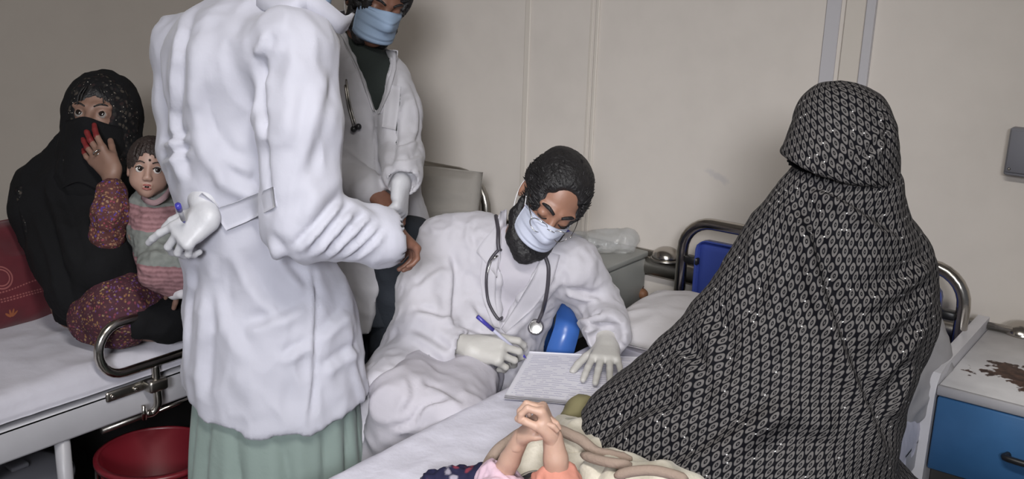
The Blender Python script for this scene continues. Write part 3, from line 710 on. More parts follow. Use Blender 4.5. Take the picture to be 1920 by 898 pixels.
ho = thing('plastic_bag', (-1.56, 2.80, 0.16), 'clear plastic bag hanging between grey cabinet and middle bed', 'bag')
mk('bag_film', crumple(v, f, 0.03, 25, seed=4.0), f, m_bag, ho)
mk('bag_handle', *tube(smooth_path([A3(-1.575, 2.80, 0.37), A3(-1.60, 2.80, 0.43), A3(-1.655, 2.80, 0.47)], 5), 0.006, 8), m_bag, ho)
bp_ = thing('ballpoint_pen', (-1.80, 2.72, 0.592), 'dark pen lying on the lid of the grey cabinet', 'pen')
a_, b_ = PZ(1098, 467, 0.600), PZ(1122, 462, 0.600)
mk('barrel', *tube([a_, b_], 0.006, 10), m_black, bp_); mk('tip', *tube([b_, b_ + unit(b_ - a_) * 0.015], [0.005, 0.001], 10), m_steel, bp_)
bl = thing('marker_pen', (-1.86, 2.80, 0.592), 'blue pen lying on the grey cabinet behind the seated doctor\'s head', 'pen')
a_, b_ = PZ(1058, 431, 0.602), PZ(1090, 449, 0.602)
mk('barrel', *tube([a_ + (a_ - b_) * 0.8, b_ + (a_ - b_) * 0.3], 0.008, 10), m_bluepen, bl); mk('cap', *tube([b_ + (a_ - b_) * 0.3, b_], [0.0095, 0.0095], 10), m_bluepen, bl)
v, f = sphere(P(1204, 551, 3.62), (0.022, 0.02, 0.02), 14, 10)
fr = thing('fruit', P(1204, 551, 3.62) - A3(0, 0, 0.02), 'small brown fruit on the skirting ledge beside grey cabinet', 'fruit')
mk('flesh', crumple(v, f, 0.004, 60), f, m_wood, fr); mk('stalk', *tube([P(1204, 551, 3.62) + A3(0, 0, 0.018), P(1204, 551, 3.62) + A3(0.004, 0, 0.03)], 0.002, 6), m_band, fr)

# red bucket and grey basin under the left bed
bk = thing('bucket', (-2.13, 1.36, 0), 'red plastic bucket standing on the floor under the left bed', 'bucket')
def tub(root, c, r0, r1, h, mat, lip=0.008):
    mk('tub', *lathe([(r0 * 0.97, 0.004), (r0, 0.0), (r1, h), (r1 - 0.004, h), (r0 - 0.004, 0.006), (0.001, 0.006)], c, 40), mat, root)
    mk('rim', *lathe([(r1 - 0.004, h - 0.002), (r1 + lip, h - 0.010), (r1 + lip, h + 0.002), (r1 - 0.004, h + 0.006), (r1 - 0.004, h - 0.002)], c, 40, False), mat, root)
tub(bk, (-2.155, 1.365, 0), 0.105, 0.145, 0.30, m_redpl, 0.010)
mk('bail_handle', *tube(smooth_path([A3(-2.155 + 0.15 * math.cos(a), 1.365 + 0.15 * math.sin(a), 0.285 - 0.10 * math.sin(t)) for a, t in zip(np.linspace(-2.3, 0.84, 9), np.linspace(0, math.pi, 9))], 4), 0.004, 8), m_steel, bk)
mk('handle_stub', *sphere(PZ(212, 897, 0.27), 0.012, 10, 8), m_greypl, bk)
bs = thing('basin', (-2.50, 1.165, 0), 'grey plastic basin on the floor in the lower left corner', 'basin')
tub(bs, (-2.50, 1.165, 0), 0.10, 0.13, 0.19, m_greypl, 0.012)
mk('lid', *lathe([(0.134, 0.196), (0.134, 0.204), (0.10, 0.214), (0.04, 0.218), (0.001, 0.218)], (-2.50, 1.165, 0), 36), m_greypl, bs)
mk('grip', *box((-2.52, 1.14, 0.217), (-2.48, 1.19, 0.232), 0.006, 2), m_greypl, bs)

# ------------------------------------------------------------------ people: tools
def patch(V, F, ea, eb, nu=14, nv=10, off=0.003, th=0.004):
    """a flat cloth piece (lapel, pocket, belt) laid on a surface between two edges given as sight lines"""
    T = BVHTree.FromPolygons([tuple(v) for v in V], [list(q) for q in F])
    def res(e, n):
        e = np.array(e, float); s = np.r_[0, np.cumsum(np.linalg.norm(np.diff(e, axis=0), axis=1))]; t = np.linspace(0, s[-1], n); return np.stack([np.interp(t, s, e[:, i]) for i in (0, 1)], 1)
    a, b = res(ea, nu), res(eb, nu); G = np.zeros((nu, nv, 3)); last = None; dep = np.full((nu, nv), np.nan)
    for i in range(nu):
        for j in range(nv):
            p = a[i] + (b[i] - a[i]) * j / (nv - 1); r = ray(*p); h = T.ray_cast(Vector(CO), Vector(r).normalized())
            if h[0] is not None: dep[i, j] = h[3] / np.linalg.norm(r)
    med = np.nanmedian(dep)
    dep = np.where(np.isnan(dep) | (np.abs(dep - med) > 0.25), med, dep)
    for _ in range(3):
        d2 = np.pad(dep, 1, mode='edge'); dep = 0.4 * dep + 0.15 * (d2[:-2, 1:-1] + d2[2:, 1:-1] + d2[1:-1, :-2] + d2[1:-1, 2:])
    for i in range(nu):
        for j in range(nv):
            p = a[i] + (b[i] - a[i]) * j / (nv - 1); G[i, j] = P(p[0], p[1], dep[i, j] - off)
    v, f = slab(G, nu, nv, th)
    n0 = np.cross(G[1, 0] - G[0, 0], G[0, 1] - G[0, 0])
    if n0 @ CB < 0:                     # keep the thickness behind the visible side
        v, f = slab(G[::-1].copy(), nu, nv, th)
    return v, f

FING = [(0.033, 0.088, (0.040, 0.025, 0.019), 0.0088), (0.011, 0.092, (0.044, 0.028, 0.020), 0.0090), (-0.011, 0.089, (0.041, 0.026, 0.019), 0.0086), (-0.031, 0.081, (0.032, 0.020, 0.017), 0.0076)]
def hand(wrist, D, N, thumb, curls, tcurl=(0.7, 0.5, 0.3), spread=(0.10, 0.02, -0.06, -0.16), s=1.0, fat=1.0, h=0.0025, arm=0.06, armr=0.028, cuff=False, armdir=None):
    """five-fingered hand. D wrist->knuckles, N out of the palm, thumb = +1/-1 side of D x N; curls = (knuckle, mid, end) bends per finger"""
    D = unit(D); N = unit(N - D * (N @ D)); T = np.cross(D, N) * thumb; w = np.array(wrist, float)
    ad = -D if armdir is None else unit(armdir)
    F_ = Field(w - 0.21 * s, w + 0.21 * s, h)
    q = lambda a, b, c: w + s * (D * a + T * b + N * c)
    for y0, y1, r in ((0.020, 0.030, 0.014), (0.007, 0.010, 0.0145), (-0.007, -0.010, 0.0145), (-0.019, -0.028, 0.013)): F_.cone(q(0.008, y0 * 0.7, 0), q(0.084, y1, 0), r * s * fat, (r - 0.002) * s * fat, 0.012 * s)
    F_.cone(q(0.015, 0.020, 0.008), q(0.050, 0.030, 0.010), 0.015 * s * fat, 0.011 * s * fat, 0.012 * s)
    F_.cone(q(0.015, -0.020, 0.008), q(0.055, -0.024, 0.008), 0.013 * s * fat, 0.010 * s * fat, 0.012 * s)
    F_.cone(w + ad * arm * s, q(0.008, 0, 0), armr * s, 0.022 * s * fat, 0.015 * s, sq=N if abs(ad @ N) < 0.8 else None, f=1.2)
    tips = []
    def chain(p, d, seg, ang, r, k0):
        for i, (L, a) in enumerate(zip(seg, ang)):
            ax = unit(np.cross(d, N)) if abs(unit(d) @ N) < 0.98 else unit(np.cross(D, N))
            c_, s_ = math.cos(a), math.sin(a); ax = AX
            d = d * c_ + np.cross(ax, d) * s_ + ax * (ax @ d) * (1 - c_); e = p + d * L * s
            F_.cone(p, e, r * s * fat * (1 - 0.06 * i), r * s * fat * (0.95 - 0.08 * i), (k0 if i == 0 else 0.003) * s); p = e
        return p
    AX = unit(np.cross(D, N))
    for (y, x, seg, r), cu, sp in zip(FING, curls, spread):
        d0 = unit(D * math.cos(sp) + T * math.sin(sp)); AX = unit(np.cross(d0, N)); tips.append(chain(q(x - 0.004, y, 0), d0, seg, cu, r, 0.006))
    a, b, c = tcurl                      # out from the palm, towards the palm side, bend
    d0 = unit(D * math.cos(a) + T * math.sin(a) + N * b); AX = unit(np.cross(d0, unit(np.cross(T, d0) * 1.0 + N * 0.001))); AX = unit(np.cross(d0, -T * 0.8 + N * 0.6))
    tips.append(chain(q(0.022, 0.026, 0.006), d0, (0.040, 0.032, 0.026), (0.0, c, c), 0.0105, 0.010))
    if cuff:
        F_.cone(w + ad * (arm - 0.01) * s, w + ad * (arm + 0.002) * s, armr * 1.06 * s, armr * 1.06 * s, 0.003)
    v, f = F_.mesh(); return v, f, tips

def head_mesh(c, F, U, X, s=1.0, h=0.0032, eyes='open', neck=None, lid=0.0068, baby=False):
    """skull, jaw, brow, nose, lids, lips, ears and neck as one surface; X is the side axis"""
    c = np.array(c, float); Fd = Field(c - 0.165 * s - 0.05, c + 0.165 * s + 0.05, h); R = np.array([X, F, U])
    q = lambda x, f, u: c + s * (X * x + F * f + U * u)
    Fd.ell(q(0, -0.012, 0.030), np.array((0.076, 0.097, 0.088)) * s * (1.04 if baby else 1), R, 0.01)
    Fd.ell(q(0, 0.026, -0.030), np.array((0.066 if baby else 0.060, 0.066, 0.084 if not baby else 0.072)) * s, R, 0.03 * s)
    if not baby: Fd.cone(q(-0.03, 0.028, -0.082), q(0.03, 0.028, -0.082), 0.03 * s, 0.03 * s, 0.03 * s)
    else:
        for x in (-1, 1): Fd.ell(q(x * 0.034, 0.045, -0.045), 0.032 * s, None, 0.02 * s)
    Fd.ell(q(0, 0.064, -0.094 * (0.9 if baby else 1)), 0.024 * s, None, 0.03 * s)
    for x in (-1, 1):
        Fd.ell(q(x * 0.031, 0.104, 0.001), np.array((0.019, 0.02, 0.014)) * s, R, 0.016 * s, sub=True)
        if not baby: Fd.cone(q(x * 0.012, 0.087, 0.021), q(x * 0.048, 0.074, 0.022), 0.008 * s, 0.006 * s, 0.014 * s)
        Fd.ell(q(x * 0.031, 0.0735, 0.0), np.array((0.0155, 0.0165, 0.0125 if eyes == 'open' else 0.0135)) * s, R, 0.006 * s)
        Fd.ell(q(x * 0.078, -0.010, -0.008), np.array((0.008, 0.020, 0.032)) * s, R, 0.008 * s); Fd.ell(q(x * 0.083, -0.004, -0.006), np.array((0.006, 0.010, 0.017)) * s, R, 0.006 * s, sub=True)
        Fd.ell(q(x * 0.011, 0.098, -0.036), 0.0075 * s, None, 0.006 * s)
        if eyes == 'open':
            Fd.ell(q(x * 0.031, 0.090, 0.000), np.array((0.0135, 0.012, lid if not baby else 0.0085)) * s, R, 0.003 * s, sub=True)
    nl = 0.7 if baby else 1.0
    Fd.cone(q(0, 0.086, 0.010), q(0, 0.088 + 0.018 * nl, -0.030), 0.008 * s, 0.0105 * s, 0.012 * s)
    Fd.cone(q(-0.014, 0.088, -0.062), q(0.014, 0.088, -0.062), 0.0055 * s, 0.0055 * s, 0.006 * s); Fd.cone(q(-0.012, 0.086, -0.071), q(0.012, 0.086, -0.071), 0.006 * s, 0.006 * s, 0.006 * s)
    Fd.cone(q(-0.018, 0.100, -0.0665), q(0.018, 0.100, -0.0665), 0.002 * s, 0.002 * s, 0.004 * s, sub=True)
    nk = neck if neck is not None else q(0, -0.045, -0.19)
    Fd.cone(q(0, -0.02, -0.05), nk, 0.052 * s, 0.055 * s, 0.03 * s)
    return Fd.mesh()
def eyeballs(parent, c, F, U, X, s, gaze, r=0.0128, iris=0.0062, white=None):
    for x in (-1, 1):
        e = np.array(c) + s * (X * x * 0.031 + F * 0.0765 + U * 0.0)
        eb = mk('eyeball', *sphere(e, r * s, 18, 12), white or m_eyew, parent)
        g = unit(gaze); u1 = unit(np.cross(g, U)); u2 = np.cross(u1, g); rings = []
        for t in np.linspace(0.02, iris / r, 5): rings.append([e + r * 1.03 * s * (g * math.cos(t) + (u1 * math.cos(a) + u2 * math.sin(a)) * math.sin(t)) for a in np.linspace(0, 2 * math.pi, 14, endpoint=False)])
        mk('iris', *loft(rings), m_iris, eb)
def brows(parent, c, F, U, X, s, mat, w=0.0045):
    for x in (-1, 1):
        p = [np.array(c) + s * (X * x * a + F * b + U * u) for a, b, u in ((0.012, 0.0965, 0.018), (0.028, 0.093, 0.026), (0.042, 0.083, 0.025), (0.052, 0.070, 0.018))]
        mk('eyebrow', *tube(smooth_path(p, 4), [w * s * k for k in np.r_[np.linspace(0.8, 1.1, 7), np.linspace(1.0, 0.4, 6)]], 8, flat=(1, 0.8)), mat, parent)
def hair_mesh(c, F, U, X, s, cutters, grow=0.010, h=0.0045, rough=0.012, scale=60, seed=0.0, extra=()):
    c = np.array(c, float); Fd = Field(c - 0.16 * s, c + 0.18 * s, h); R = np.array([X, F, U]); q = lambda x, f, u: c + s * (X * x + F * f + U * u)
    Fd.ell(q(0, -0.012, 0.030), (np.array((0.076, 0.097, 0.088)) + grow) * s, R, 0.01)
    for p, r in extra: Fd.ell(q(*p), np.array(r) * s, R, 0.02 * s)
    for p, r in cutters: Fd.ell(q(*p), np.array(r) * s, R, 0.008 * s, sub=True)
    v, f = Fd.mesh(); return crumple(v, f, rough, scale, seed=seed), f
def strands(c, F, U, X, s, n, grow, cutters, seed, L=0.045, r=0.0017):
    """locks combed back over the crown"""
    rnd = random.Random(seed); parts = []; rad = np.array((0.076, 0.097, 0.088)) + grow; cen = A3(0, -0.012, 0.030)
    while len(parts) < n:
        a, z = rnd.uniform(0, 2 * math.pi), rnd.uniform(-0.55, 1.0); k = math.sqrt(max(0, 1 - z * z)); d = A3(k * math.cos(a), k * math.sin(a), z); p = cen + d * rad
        if any((((p - np.array(pc)) / np.array(pr)) ** 2).sum() < 1.02 for pc, pr in cutters): continue
        t = A3(0.5 * d[0] + rnd.uniform(-.3, .3), -0.8, -0.1 + rnd.uniform(-.3, .3)); t = unit(t - d * (t @ d)); ll = L * rnd.uniform(0.6, 1.2); pts = []
        for u in np.linspace(0, 1, 5):
            q = cen + unit(d + t * u * ll / 0.09) * rad * (0.985 + 0.05 * u * u * rnd.uniform(0.2, 1.6)); pts.append(np.array(c) + s * (X * q[0] + F * q[1] + U * q[2]))
        parts.append(tube(pts, [r * 1.4, r * 1.6, r * 1.3, r, r * 0.3], 5))
    return join(parts)
def mask_mesh(c, F, U, X, s, u0=0.008, u1=-0.112, half=76, pleat=0.007):
    """pleated surgical mask curved round nose, cheeks and chin"""
    nu, nv = 33, 30; G = np.zeros((nv, nu, 3)); c = np.array(c, float)
    for i in range(nv):
        b = i / (nv - 1); u = u0 + (u1 - u0) * b
        for j in range(nu):
            a = (j / (nu - 1) * 2 - 1); t = math.radians(half) * a; ctr = math.exp(-(a / 0.35) ** 2)
            nose = 0.030 * ctr * math.exp(-((b - 0.30) / 0.24) ** 2); chin_ = 0.006 * math.exp(-((b - 0.8) / 0.2) ** 2); tuck = -0.055 * max(0, b - 0.82) / 0.18 * (1 - 0.3 * abs(a))
            side = (1 - abs(a) ** 3); gath = 1 - 0.28 * (abs(a) ** 4) * abs(b - 0.45) * 2
            pl = pleat * ((b * 4.2) % 1.0) * side * (1 if 0.12 < b < 0.9 else 0.2)
            x = (0.071 - 0.006 * b) * math.sin(t); f = 0.020 + 0.082 * math.cos(t) + nose + chin_ + tuck + pl + 0.004
            uu = (u - (0.006 if b < 0.1 else 0) * (1 - ctr)) ; uu = u0 + (u1 - u0) * 0.45 + (uu - (u0 + (u1 - u0) * 0.45)) * gath
            G[i, j] = c + s * (X * x + F * f + U * uu)
    v, f = slab(G, nv, nu, 0.0025)
    n0 = np.cross(G[1, 16] - G[0, 16], G[0, 17] - G[0, 16])
    if n0 @ F < 0: v, f = slab(G[:, ::-1].copy(), nv, nu, 0.0025)
    return v, f, G
def ear_loops(parent, G, c, F, U, X, s, sides=(0, -1)):
    for k in sides:
        x = -1 if k == 0 else 1; q = lambda a, b, u: np.array(c) + s * (X * x * a + F * b + U * u)
        sg = 1 if np.linalg.norm(G[2, k] - q(0.08, 0.02, 0)) < np.linalg.norm(G[2, k] - (np.array(c) + s * (-X * x * 0.08 + F * 0.02))) else -1
        if sg < 0: x = -x
        p = [G[2, k], q(0.080, 0.025, 0.004), q(0.084, -0.010, 0.022), q(0.084, -0.026, -0.005), q(0.082, -0.010, -0.042), q(0.076, 0.02, -0.07), G[-3, k]]
        mk('ear_loop', *tube(smooth_path(p, 5), 0.0016, 6), m_loop, parent)
def body_mesh(chains, h=0.012, k=0.04):
    """trunk and limbs as one surface"""
    pts = np.array([p for ch in chains for p, r in ch]); rs = max(r for ch in chains for p, r in ch)
    Fd = Field(pts.min(0) - rs - 0.03, pts.max(0) + rs + 0.03, h)
    for ch in chains:
        for (a, ra), (b, rb) in zip(ch[:-1], ch[1:]): Fd.cone(a, b, ra, rb, k)
    return Fd.mesh()
FH = unit(A3(-CB[0], -CB[1], 0))          # level direction away from the lens
RH = unit(A3(CR[0], CR[1], 0)); UP = A3(0, 0, 1)
def wedge(Fd, pa, pl, pr, near=0.2, k=0.004):
    """open a coat front: remove the cloth between two edges that meet at pa"""
    v = unit(pa - CO); nl = unit(np.cross(pl - pa, v)); nr = unit(np.cross(v, pr - pa)); mid = (pl + pr) / 2
    if nl @ (mid - pa) > 0: nl = -nl
    if nr @ (mid - pa) > 0: nr = -nr
    x, y, z = Fd.ax[0][:, None, None], Fd.ax[1][None, :, None], Fd.ax[2][None, None, :]
    pd = lambda p, n: (x - p[0]) * n[0] + (y - p[1]) * n[1] + (z - p[2]) * n[2]
    d = np.maximum(np.maximum(pd(pl, nl), pd(pr, nr)), pd(pa + v * near, v))
    Fd.d = -smin(-Fd.d, d, k)

# ------------------------------------------------------------------ seated doctor (writing)
def seated_doctor():
    root = thing('person', (-1.62, 2.1, 0), 'bearded man in white coat seated between the beds, bent over a sheet and writing', 'person')
    F, U, X = cam_frame(2, 38, 31); hc = P(1034, 374, 2.68); s = 1.02
    NB_ = P(968, 470, 2.80)
    hv = head_mesh(hc, F, U, X, s, eyes='shut', neck=NB_)
    SR, SL = P(842, 462, 2.86), P(1072, 505, 2.78)
    ER, WR = P(792, 612, 2.74), P(876, 652, 2.66); EL, WL = P(1126, 580, 2.82), P(1140, 632, 2.66)
    CH, BE = P(955, 545, 2.90), P(905, 690, 2.90); HP = A3(-1.70, 2.10, 0.50)
    KR, KL = P(792, 742, 2.55), P(905, 790, 2.52); KR = A3(-1.575, 1.70, 0.49); KL = A3(-1.46, 1.74, 0.46)
    bv = body_mesh([[(HP, .12), (BE, .11), (CH, .12), (NB_, .05)], [(SR, .05), (CH, .10), (SL, .05)], [(SR, .045), (ER, .034), (ER + (WR - ER) * .7, .016)], [(SL, .045), (EL, .034), (EL + (WL - EL) * .6, .016)],
                    [(HP + A3(-.08, 0, 0), .06), (KR, .04), (A3(-1.62, 1.72, .10), .04), (A3(-1.60, 1.66, .04), .035)], [(HP + A3(.04, 0, 0), .05), (KL, .04), (A3(-1.49, 1.74, .10), .04), (A3(-1.47, 1.68, .04), .035)]])
    mk('body', *join([bv, hv]), m_skin, root)
    # hair, beard, brows
    v, f = hair_mesh(hc, F, U, X, s, [((0, 0.142, 0.036), (0.080, 0.086, 0.108)), ((0.085, 0.012, -0.03), (0.035, 0.055, 0.045)), ((-0.085, 0.012, -0.03), (0.035, 0.055, 0.045)), ((0, 0.05, -0.085), (0.11, 0.12, 0.075)), ((0.055, 0.11, 0.05), (0.03, 0.05, 0.03)), ((-0.055, 0.11, 0.05), (0.03, 0.05, 0.03))], grow=0.013, rough=0.004, scale=40, seed=3.0,
                     extra=[((0, -0.03, 0.085), (0.07, 0.085, 0.04))])
    hs = strands(hc, F, U, X, s, 520, 0.0145, [((0, 0.142, 0.036), (0.078, 0.084, 0.106)), ((0.085, 0.012, -0.03), (0.035, 0.055, 0.045)), ((-0.085, 0.012, -0.03), (0.035, 0.055, 0.045)), ((0, 0.05, -0.085), (0.11, 0.12, 0.07))], 5)
    mk('hair', *join([(v, f), hs]), m_hair, root)
    q = lambda x, a, u: hc + s * (X * x + F * a + U * u)
    Fd = Field(hc - 0.2, hc + 0.2, 0.005)
    Fd.path([q(-0.070, 0.015, -0.03), q(-0.060, 0.025, -0.075), q(-0.035, 0.058, -0.118), q(0, 0.075, -0.135), q(0.035, 0.058, -0.118), q(0.060, 0.025, -0.075), q(0.070, 0.015, -0.03)], [.010, .018, .026, .030, .026, .018, .010], 0.02)
    v, f = Fd.mesh(); mk('beard', crumple(v, f, 0.006, 70, seed=8), f, m_hair, root)
    brows(root, hc, F, U, X, s, m_hair, 0.0062)
    for x in (-1, 1):
        mk('eyelash', *tube(smooth_path([q(x * 0.018, 0.0895, -0.006), q(x * 0.031, 0.0925, -0.009), q(x * 0.045, 0.0865, -0.006)], 4), 0.0018, 6), m_hair, root)
    v, f, G = mask_mesh(hc, F, U, X, s, u0=-0.006); mkm = mk('face_mask', v, f, m_mask3, root, label='pale blue surgical mask'); ear_loops(mkm, G, hc, F, U, X, s)
    # coat
    pts = np.array([SR, SL, ER, WR, EL, WL, CH, BE, HP]); Fd = Field(pts.min(0) - 0.34, pts.max(0) + 0.22, 0.0075)
    Fd.cone(SR, SL, 0.085, 0.080, 0.04); Fd.cone(CH + CR * -.01, BE + CR * -.01, 0.150, 0.150, 0.05, sq=FH, f=1.25); Fd.cone(BE, HP, 0.165, 0.19, 0.05)
    Fd.cone(P(900, 480, 2.86), P(915, 600, 2.88), 0.12, 0.13, 0.05, sq=FH, f=1.3); Fd.cone(P(1010, 500, 2.82), P(985, 580, 2.86), 0.11, 0.065, 0.04, sq=FH, f=1.3)
    Fd.cone(NB_ + UP * -0.05, NB_ + UP * 0.015, 0.10, 0.066, 0.05)
    Fd.path([SR, P(805, 540, 2.80), ER], [.082, .080, .078], 0.04); Fd.cone(ER, P(846, 652, 2.68), .076, .058, 0.025)
    Fd.path([SL, P(1105, 545, 2.81), EL], [.078, .064, .062], 0.025); Fd.cone(EL, P(1138, 624, 2.70), .062, .064, 0.02)
    # skirt of the coat over the thighs
    Fd.cone(HP + A3(-.10, -.02, .02), A3(-1.66, 1.74, 0.49), 0.12, 0.085, 0.05); Fd.cone(A3(-1.72, 1.80, 0.44), A3(-1.72, 1.70, 0.38), 0.10, 0.08, 0.04)
    Fd.cone(P(868, 655, 2.67), P(885, 655, 2.64), 0.042, 0.042, 0.004, sub=True); Fd.cone(P(1136, 630, 2.65), P(1140, 645, 2.60), 0.050, 0.052, 0.004, sub=True)
    shirt_d = Fd.d + 0.012
    wedge(Fd, P(938, 618, 2.72), P(940, 440, 2.70), P(1022, 470, 2.70), near=0.16)
    V, Fc = Fd.mesh()
    V = crumple(V, Fc, 0.016, 7, seed=2.0); V = crumple(V, Fc, 0.009, 19, seed=5.0)
    V = folds(V, Fc, [([(840, 470), (850, 520), (845, 580), (850, 612)], .014, .012, 's'), ([(775, 580), (815, 590), (850, 600)], .016, .012, 's'), ([(765, 615), (810, 640), (850, 668)], .016, .010, 's'),
                      ([(880, 560), (905, 600), (960, 640)], .014, .010, 's'), ([(860, 612), (910, 630), (985, 650)], .014, .010, 's'), ([(1060, 545), (1090, 552), (1125, 560)], .012, .014, 's'),
                      ([(1065, 600), (1100, 598), (1130, 585)], .012, .012, 's'), ([(1075, 625), (1110, 612), (1160, 612)], .010, .010, 's'), ([(1055, 505), (1045, 540), (1010, 580)], .014, .009, 's'),
                      ([(890, 410), (880, 440), (890, 470)], .012, .006, 's'), ([(1010, 560), (985, 600), (945, 635)], .012, .008, 'r'), ([(780, 540), (800, 520), (830, 500)], .015, .008, 's')])
    coat = mk('coat', V, Fc, m_coat3, root, label='worn white doctor\'s coat')
    Fs = Field(pts.min(0) - 0.34, pts.max(0) + 0.22, 0.0075); Fs.d = shirt_d; v, f = Fs.mesh(); mk('shirt', v, f, m_shirtw, root)
    for ea, eb in ((([(938, 398), (925, 430), (905, 452), (893, 470)]), ([(950, 392), (948, 440), (945, 480), (932, 520)])),):
        mk('collar', *patch(V, Fc, ea, eb, 14, 8, .010, .006), m_coat3, coat)
    mk('lapel', *patch(V, Fc, [(905, 470), (900, 520), (905, 560), (925, 612)], [(938, 470), (930, 520), (928, 560), (938, 615)], 16, 8, .008, .005), m_coat3, coat)
    mk('lapel', *patch(V, Fc, [(1022, 470), (1000, 520), (970, 570), (940, 616)], [(1050, 478), (1036, 530), (1000, 578), (948, 624)], 16, 8, .008, .005), m_coat3, coat)
    lc = smooth_path([P(772, 640, 2.88), P(742, 690, 2.85), P(716, 740, 2.80), P(703, 788, 2.76)], 6); rc = smooth_path([P(806, 672, 2.60), P(776, 700, 2.55), P(752, 735, 2.52), P(740, 772, 2.52)], 6)
    G = np.array([[lc[i] * (1 - t) + rc[i] * t + UP * 0.05 * math.sin(math.pi * t) * (1 - 0.5 * i / len(lc)) + CB * 0.012 * math.sin(5 * t + 0.3 * i) for t in np.linspace(0, 1, 16)] for i in range(len(lc))])
    mk('coat_skirt', *slab(G, len(lc), 16, 0.006), m_coat3, coat)
    # trousers
    HL, HR = HP + A3(.06, -.05, -.02), HP + A3(-.08, -.05, -.02)
    Fd = Field(A3(-1.95, 1.40, 0.0), A3(-1.30, 2.35, 0.75), 0.009)
    Fd.path([HR, KR, A3(-1.62, 1.70, .30), A3(-1.62, 1.72, .07)], [.10, .088, .085, .075], 0.04); Fd.path([HL, KL, A3(-1.49, 1.75, .28), A3(-1.49, 1.74, .07)], [.10, .086, .085, .075], 0.04)
    v, f = Fd.mesh(); v = crumple(v, f, 0.016, 9, seed=6.0)
    v = folds(v, f, [([(735, 808), (775, 795), (800, 762), (850, 752)], .012, .012, 's'), ([(790, 720), (830, 735), (870, 760)], .016, .010, 's'), ([(760, 700), (770, 740), (745, 780)], .014, .008, 's')])
    mk('trousers', v, f, m_shirtw, root)
    for x, y in ((-1.62, 1.68), (-1.48, 1.70)): mk('shoe', *blob([(A3(x - .02, y + .10, .035), A3(x + .02, y - .07, .03), .036, .032)], 0.007, .02), m_black, root)
    # gloved hands
    D, N = CM @ unit(A3(0.97, -0.05, 0.20)), CM @ unit(A3(-0.15, -0.50, -0.85))
    v, f, tr = hand(WR, D, N, -1 if np.cross(D, N) @ CU > 0 and False else (1 if np.cross(D, N) @ CB < 0 else 1), [(0.40, 0.75, 0.35), (0.55, 0.95, 0.6), (0.65, 1.1, 0.8), (0.75, 1.2, 0.8)], (0.30, 0.45, 0.30), s=1.08, fat=1.12, arm=0.085, armr=0.036, cuff=True, armdir=unit(ER - WR))
    mk('glove', v, f, m_glove, root, label='cream latex glove holding the pen')
    D, N = unit(PZ(1128, 715, 0.573) - PZ(1138, 648, 0.592)), A3(0, 0, -1)
    WLh = PZ(1139, 646, 0.593)
    v, f, tl = hand(WLh, D, N, -1, [(0.22, 0.12, 0.1), (0.18, 0.10, 0.08), (0.18, 0.10, 0.08), (0.22, 0.12, 0.1)], (0.75, 0.25, 0.15), spread=(0.22, 0.08, -0.08, -0.24), s=1.0, fat=1.1, arm=0.085, armr=0.038, cuff=True, armdir=unit(EL - WLh))
    v[:, 2] = np.maximum(v[:, 2], 0.5430); mk('glove', v, f, m_glove, root, label='cream latex glove resting flat on the sheet')
    return root, F, U, X, hc, s, V, Fc, tr
SD = seated_doctor()

